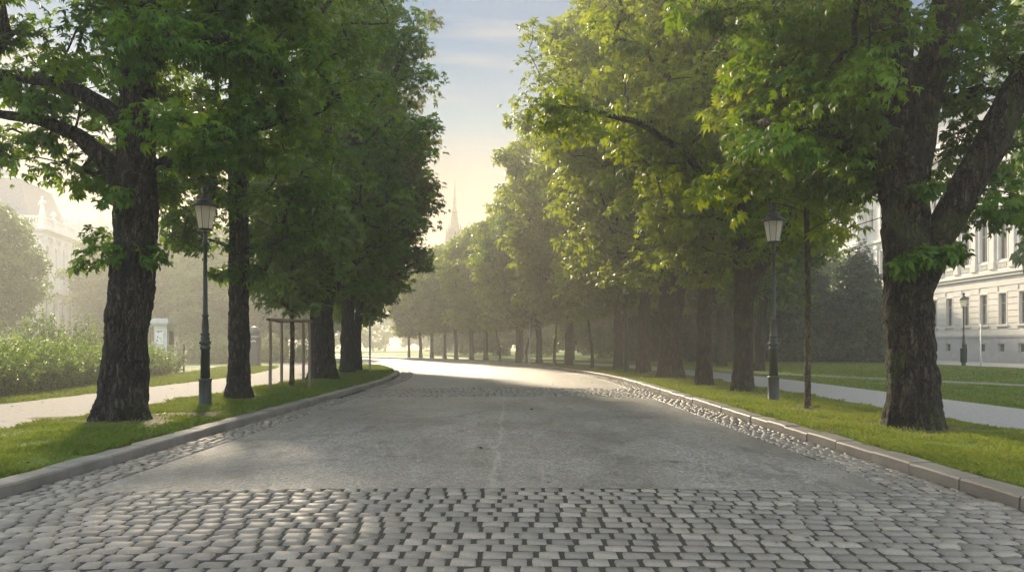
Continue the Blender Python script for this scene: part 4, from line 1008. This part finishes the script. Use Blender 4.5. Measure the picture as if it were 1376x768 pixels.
for c in cu:
    fc.window(B, c-.45, c+.45, .85, 1.62, .18, 'basement_window', False, False, 0)
    fc.window(B, c-.55, c+.55, 3.2, 5.85, 0)
    fc.window(B, c-.6, c+.6, 8.7, 12.0, 0, sill=False)
    fc.window(B, c-.55, c+.55, 14.6, 17.0, 0)
rf = MB(); rf.add([fc.p(-.2,20.98,.2), fc.p(LEN,20.98,.2), fc.p(LEN,20.98,-16.2), fc.p(-.2,20.98,-16.2), fc.p(3,25,-5), fc.p(LEN-3,25,-5), fc.p(LEN-3,25,-11), fc.p(3,25,-11)], [(0,1,5,4),(1,2,6,5),(2,3,7,6),(3,0,4,7),(4,5,6,7)]); rf.build('roof', M['slate'], B)
# end pavilion of the cream building
pv = Facade((40.4, 95.7, .12), (0, -1)); k = MB(); pv.box(k, -5, -.02, 0, 22.5, -10, 0); k.build('end_pavilion', M['stone_cream'], B)
k = MB(); pv.box(k, -5.1, .03, 7.3, 7.9, -.05, .3); pv.box(k, -5.1, .03, 13.0, 13.3, -.05, .25); pv.box(k, -5.3, .1, 19.2, 19.8, -.05, .6); pv.box(k, -5.1, .02, 2.0, 2.2, -.05, .15); pv.box(k, -5.04, -4.7, 2.2, 19.2, -.05, .12); k.build('pavilion_trim', M['stone_cream'], B)
for (a, b_) in ((-4.1,-3.0),(-2.0,-.9)):
    pv.window(B, a, b_, 3.2, 5.85, .26); pv.window(B, a, b_, 8.9, 11.9, .26, hood=True); pv.window(B, a, b_, 14.6, 17.0, .26)

# white palace on the left: pavilion with arched windows, mansard roof, balustrade and statues
W = link('white_palace', None, label='white palace pavilion with arched windows, statues on its balustrade and a grey mansard roof', cat='building')
A0, A1_ = np.array([-57.6, 100.0]), np.array([-60.6, 116.0]); U = A0 - A1_; LN = float(np.linalg.norm(U)); 
ff = Facade((A1_[0], A1_[1], 0), U)               # u towards the camera, normal towards the road
if ff.N[0] < 0: ff.N = -ff.N
HC = 15.6
ub = [2.6, 5.5, 8.4, 11.3, 14.0]
hs = [(u-.75, u+.75, 3.0, 7.4, True) for u in ub] + [(u-.7, u+.7, 9.6, 14.0, True) for u in ub]
k = MB(); ff.wall(k, 0, LN, 0, HC, hs, .5)
for (uu, sgn) in ((LN, 1), (0, -1)):
    k.add([ff.p(uu,0,0), ff.p(uu,HC,0), ff.p(uu,HC,-14), ff.p(uu,0,-14)], [(0,1,2,3)])
k.build('wall', M['stone_white'], W)
k = MB(); v = .3
while v < 7.9:
    segs = [0.0]
    for u in ub: segs += [u-.95, u+.95] if (v+.5 > 2.9 and v < 7.5) else []
    segs.append(LN)
    for a, b_ in zip(segs[::2], segs[1::2]): ff.box(k, a, b_, v, v+.46, -.02, .10)
    ff.box(k, LN+.001, LN+.10, v, v+.46, -13.9, .10)
    v += .56
k.build('rusticated_courses', M['stone_white'], W)
k = MB(); ff.box(k, -.3, LN+.3, 8.1, 8.7, -14, .45); ff.box(k, -.3, LN+.35, 14.9, 15.4, -14, .35); ff.box(k, -.8, LN+.8, 15.6, 16.1, -14, .9); ff.box(k, -.6, LN+.6, 15.403, 15.597, -14, .6); k.build('cornice', M['stone_white'], W)
k = MB()
for u in [1.15] + [(a+b_)/2 for a, b_ in zip(ub, ub[1:])] + [LN-.7]:
    k = MB(); ff.box(k, u-.4, u+.4, 8.705, 14.4, -.02, .28); ff.box(k, u-.52, u+.52, 14.403, 14.895, -.02, .40); k.build('pilaster', M['stone_white'], W)
k = MB(); ff.box(k, 0, LN, 16.1, 16.35, -.1, .3); ff.box(k, 0, LN, 17.15, 17.4, -.1, .3)
for i in range(int(LN/.35)): ff.box(k, i*.35+.1, i*.35+.25, 16.352, 17.148, 0, .2)
for u in (.3, 4.2, 8.2, 12.2, LN-.3): ff.box(k, u-.4, u+.4, 16.101, 17.5, -.25, .42)
ff.box(k, LN-.3, LN+.0, 17.15, 17.4, -13, -.11); ff.box(k, LN-.3, LN, 16.1, 16.35, -13, -.11)
for i in range(34): ff.box(k, LN-.25, LN-.08, 16.352, 17.148, -.6-i*.37, -.42-i*.37)
k.build('balustrade', M['stone_white'], W)
for i, (u, hgt) in enumerate(((.3, 2.3), (4.2, 1.1), (8.2, 1.5), (12.2, 1.1), (LN-.3, 2.3))):
    c = ff.p(u, 17.5, .08); k = MB()
    prof = [(0,.38),(.12,.38),(.16,.30),(.5*hgt,.24),(.62*hgt,.30),(.74*hgt,.33),(.80*hgt,.18),(.83*hgt,.09),(.87*hgt,.14),(.93*hgt,.16),(.98*hgt,.10),(hgt,.0)] if hgt > 2 else [(0,.28),(.1,.28),(.2,.12),(.45,.34),(.7,.40),(.85,.22),(hgt-.1,.12),(hgt,.0)]
    k.lathe([(c[2]+z, r) for z, r in prof], 12, c[0], c[1])
    if hgt > 2: k.tube([(c[0]-.3, c[1], c[2]+.72*hgt), (c[0]-.42, c[1]-.1, c[2]+.5*hgt)], [.10,.07], 6); k.tube([(c[0]+.3, c[1], c[2]+.72*hgt), (c[0]+.5, c[1]-.2, c[2]+.62*hgt)], [.10,.07], 6)
    k.build('statue' if hgt > 2 else 'urn', M['stone_white'], W, True)
for u in ub:
    ff.window(W, u-.75, u+.75, 3.0, 7.4, -.1, trim=0); ff.window(W, u-.7, u+.7, 9.6, 14.0, -.1, trim=0)
k = MB(); z0, z1 = 16.1, 22.4; a, b_, c0, c1 = .8, LN-.8, -1.2, -13
k.add([ff.p(a,z0,c0), ff.p(b_,z0,c0), ff.p(b_,z0,c1), ff.p(a,z0,c1), ff.p(a+1.8,z1,c0-2.2), ff.p(b_-1.8,z1,c0-2.2), ff.p(b_-1.8,z1,c1+2.2), ff.p(a+1.8,z1,c1+2.2), ff.p(a+5,z1+1.8,-6.5), ff.p(b_-5,z1+1.8,-6.5)],
      [(0,1,5,4),(1,2,6,5),(2,3,7,6),(3,0,4,7),(4,5,9,8),(5,6,9),(6,7,8,9),(7,4,8)])
k.build('mansard_roof', M['slate'], W)
k = MB(); ff.box(k, a+1.6, b_-1.6, z1-.12, z1+.12, c0-2.35, c0-2.05); ff.box(k, b_-2.0, b_-1.6, z1-.12, z1+.12, c1+2, c0-2.36); k.build('roof_moulding', M['stone_white'], W)
# lower wing nearer the camera
wg = Facade(ff.p(LN+.12, 0, -2.0), ff.U[:2]); wg.N = ff.N
wu = [2.5 + 3.2*i for i in range(9)]; k = MB()
hs = [(u-.7, u+.7, 3.0, 6.6) for u in wu] + [(u-.7, u+.7, 9.4, 13.0) for u in wu]
wg.wall(k, 0, 30, 0, 15.2, hs, .4); k.add([wg.p(30,0,0), wg.p(30,15.2,0), wg.p(30,15.2,-12), wg.p(30,0,-12)], [(0,1,2,3)]); k.build('wing_wall', M['stone_white'], W)
k = MB(); wg.box(k, 0, 30.4, 14.6, 15.3, -12, .6); wg.box(k, 0, 30.1, 8.1, 8.6, -12, .3); k.build('wing_cornice', M['stone_white'], W)
for u in wu: wg.window(W, u-.7, u+.7, 3.0, 6.6, 0); wg.window(W, u-.7, u+.7, 9.4, 13.0, 0, hood=2)
k = MB(); k.add([wg.p(0,15.3,.3), wg.p(30,15.3,.3), wg.p(30,15.3,-12), wg.p(0,15.3,-12), wg.p(0,19.5,-6), wg.p(28,19.5,-6)], [(0,1,5,4),(1,2,5),(2,3,4,5),(3,0,4)]); k.build('wing_roof', M['slate'], W)
# far block with a chimney
D = link('hazy_block', None, loc=(-88, 166, 0), label='low hazy block with a flat top and mast, right of the white palace', cat='building')
MB().box(-9,9,-6,6,0,22.5).build('wall', M['stone_cream'], D); MB().box(-9.6,9.6,-6.6,6.6,22.5,23.4).build('cornice', M['stone_white'], D); MB().box(-8,8,-5,5,23.4,26).build('roof', M['slate'], D); MB().box(4.2,5.0,-.4,.4,26,30.5).build('mast', M['slate'], D)

# ------------------------------------------------------------------ church spire
sp = link('church_spire', None, loc=(-10.5, 150, 0), label='slender pale gothic church spire rising above the trees at the end of the avenue', cat='church')
sp.scale = (.44, .44, .51)
MB().box(-3.4,3.4,-3.4,3.4,0,38).build('tower', M['sandstone'], sp)
k = MB(); k.lathe([(38,2.5),(44,2.3),(44.3,2.5),(44.8,2.1),(50.5,1.15),(50.8,1.4),(51.2,1.0),(58.5,.22),(59.2,.45),(59.6,.2),(60.6,.12),(61.6,.05)], 8, rot=PI/8); k.build('spire', M['sandstone'], sp)
k = MB(); k.box(-.5,.5,-.06,.06,60.6,60.8).box(-.08,.08,-.08,.08,60,62); k.build('cross', M['sandstone'], sp)
for i in range(8):
    a = 2*PI*i/8 + PI/8; r = 2.55
    MB().lathe([(38,.5),(43,.42),(43.3,.55),(43.6,.4),(47.5 - (i % 2)*1.0,.03)], 6, r*math.cos(a), r*math.sin(a)).build('pinnacle', M['sandstone'], sp)
for (x, y) in ((-3.2,-3.2),(3.2,-3.2),(3.2,3.2),(-3.2,3.2)):
    MB().lathe([(36,.8),(39.5,.7),(39.8,.9),(40.2,.6),(45,.04)], 6, x, y).build('corner_turret', M['sandstone'], sp)
for x in (-1.5, 1.5):
    k = MB(); k.box(x-.55, x+.55, -3.46, -3.402, 27, 34); k.build('belfry_window', M['glass_dark'], sp)

# ------------------------------------------------------------------ air, light, sky, camera
def haze(density):
    m, nt = mat_new('haze'); o = N(nt, 'ShaderNodeOutputMaterial'); v = N(nt, 'ShaderNodeVolumePrincipled')
    v.inputs['Color'].default_value = (0.97, 0.965, 0.94, 1); v.inputs['Density'].default_value = density; v.inputs['Anisotropy'].default_value = 0.45
    L(nt, v.outputs[0], o.inputs['Volume'])
    k = MB().box(-330,330,-45,430,-1.1,33); h = k.build('haze', m, kind='stuff', label='pale morning haze lying over the avenue', cat='haze')
HAZE = 0.0021
haze(HAZE)
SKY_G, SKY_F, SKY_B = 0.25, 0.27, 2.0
SUN_EL, SUN_AZ = 24.0, -18.0      # azimuth from +y, negative = left
world = bpy.data.worlds.new('World'); scene.world = world; world.use_nodes = True
nt = world.node_tree; nt.nodes.clear()
sky = N(nt, 'ShaderNodeTexSky', sky_type='NISHITA'); sky.sun_disc = False
sky.sun_elevation = R(SUN_EL); sky.sun_rotation = R(SUN_AZ); sky.air_density = 1.0; sky.dust_density = 1.0; sky.ozone_density = 1.0
tc = N(nt, 'ShaderNodeTexCoord')
cl = noise(nt, tc.outputs['Generated'], 2.6, 7, 0.6, (1.0, 1.0, 11.0))
cf = ramp(nt, cl, [(0.50, (0,0,0)), (0.66, (0.6,)*3)])
gm = N(nt, 'ShaderNodeGamma'); gm.inputs['Gamma'].default_value = SKY_G; L(nt, sky.outputs[0], gm.inputs['Color'])
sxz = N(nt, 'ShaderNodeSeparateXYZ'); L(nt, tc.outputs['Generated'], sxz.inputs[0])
tint = ramp(nt, sxz.outputs['Z'], [(0.0, (1.0,0.56,0.26)), (0.12, (1.0,0.60,0.30)), (0.20, (0.98,0.82,0.64)), (0.26, (0.42,0.74,1.0)), (0.36, (0.04,0.44,1.0)), (0.62, (1.0,0.92,0.78)), (1.0, (1.0,0.92,0.78))])
sk = mixc(nt, 1.0, gm.outputs[0], tint, 'MULTIPLY')
# sky overhead and behind the camera brightened as added fill light; sunward sky dimmed
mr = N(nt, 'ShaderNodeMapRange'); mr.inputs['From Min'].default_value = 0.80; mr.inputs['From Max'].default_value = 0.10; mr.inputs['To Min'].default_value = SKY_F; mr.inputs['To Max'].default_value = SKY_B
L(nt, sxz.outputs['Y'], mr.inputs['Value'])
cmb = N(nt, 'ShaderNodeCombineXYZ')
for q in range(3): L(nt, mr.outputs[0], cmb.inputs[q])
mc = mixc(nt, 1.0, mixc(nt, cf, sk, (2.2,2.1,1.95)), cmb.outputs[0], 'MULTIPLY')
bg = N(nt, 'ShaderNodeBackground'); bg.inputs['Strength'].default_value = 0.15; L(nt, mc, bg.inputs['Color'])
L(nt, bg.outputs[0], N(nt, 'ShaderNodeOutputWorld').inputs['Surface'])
sl = bpy.data.lights.new('sun', 'SUN'); sl.energy = 2.0; sl.angle = R(5); sl.color = (1.0, 0.82, 0.58)
so = bpy.data.objects.new('sun', sl); col.objects.link(so)
so.rotation_euler = (R(90 - SUN_EL), 0, PI - R(SUN_AZ)); so.location = (-40, 200, 60)

cam = bpy.data.cameras.new('camera'); co = bpy.data.objects.new('camera', cam); col.objects.link(co)
co.location = (0, 0, CAMH); co.rotation_euler = (R(90), 0, 0)
cam.sensor_width = 36; cam.lens = 36 * F / 1376; cam.shift_y = (HY - 384) / 1376; cam.shift_x = 0
cam.clip_start = 0.1; cam.clip_end = 2000
scene.camera = co

scene.render.engine = 'CYCLES'
c = scene.cycles
c.max_bounces = 8; c.diffuse_bounces = 4; c.glossy_bounces = 2; c.transmission_bounces = 5; c.volume_bounces = 3; c.transparent_max_bounces = 6
c.use_denoising = True; c.use_adaptive_sampling = True; c.adaptive_threshold = 0.02
c.caustics_reflective = False; c.caustics_refractive = False; c.sample_clamp_indirect = 6
vs = scene.view_settings
scene.display_settings.display_device = 'sRGB'
vs.view_transform = 'Standard'; vs.look = 'None'; vs.gamma = 1.0; vs.exposure = 2.5; vs.use_curve_mapping = False
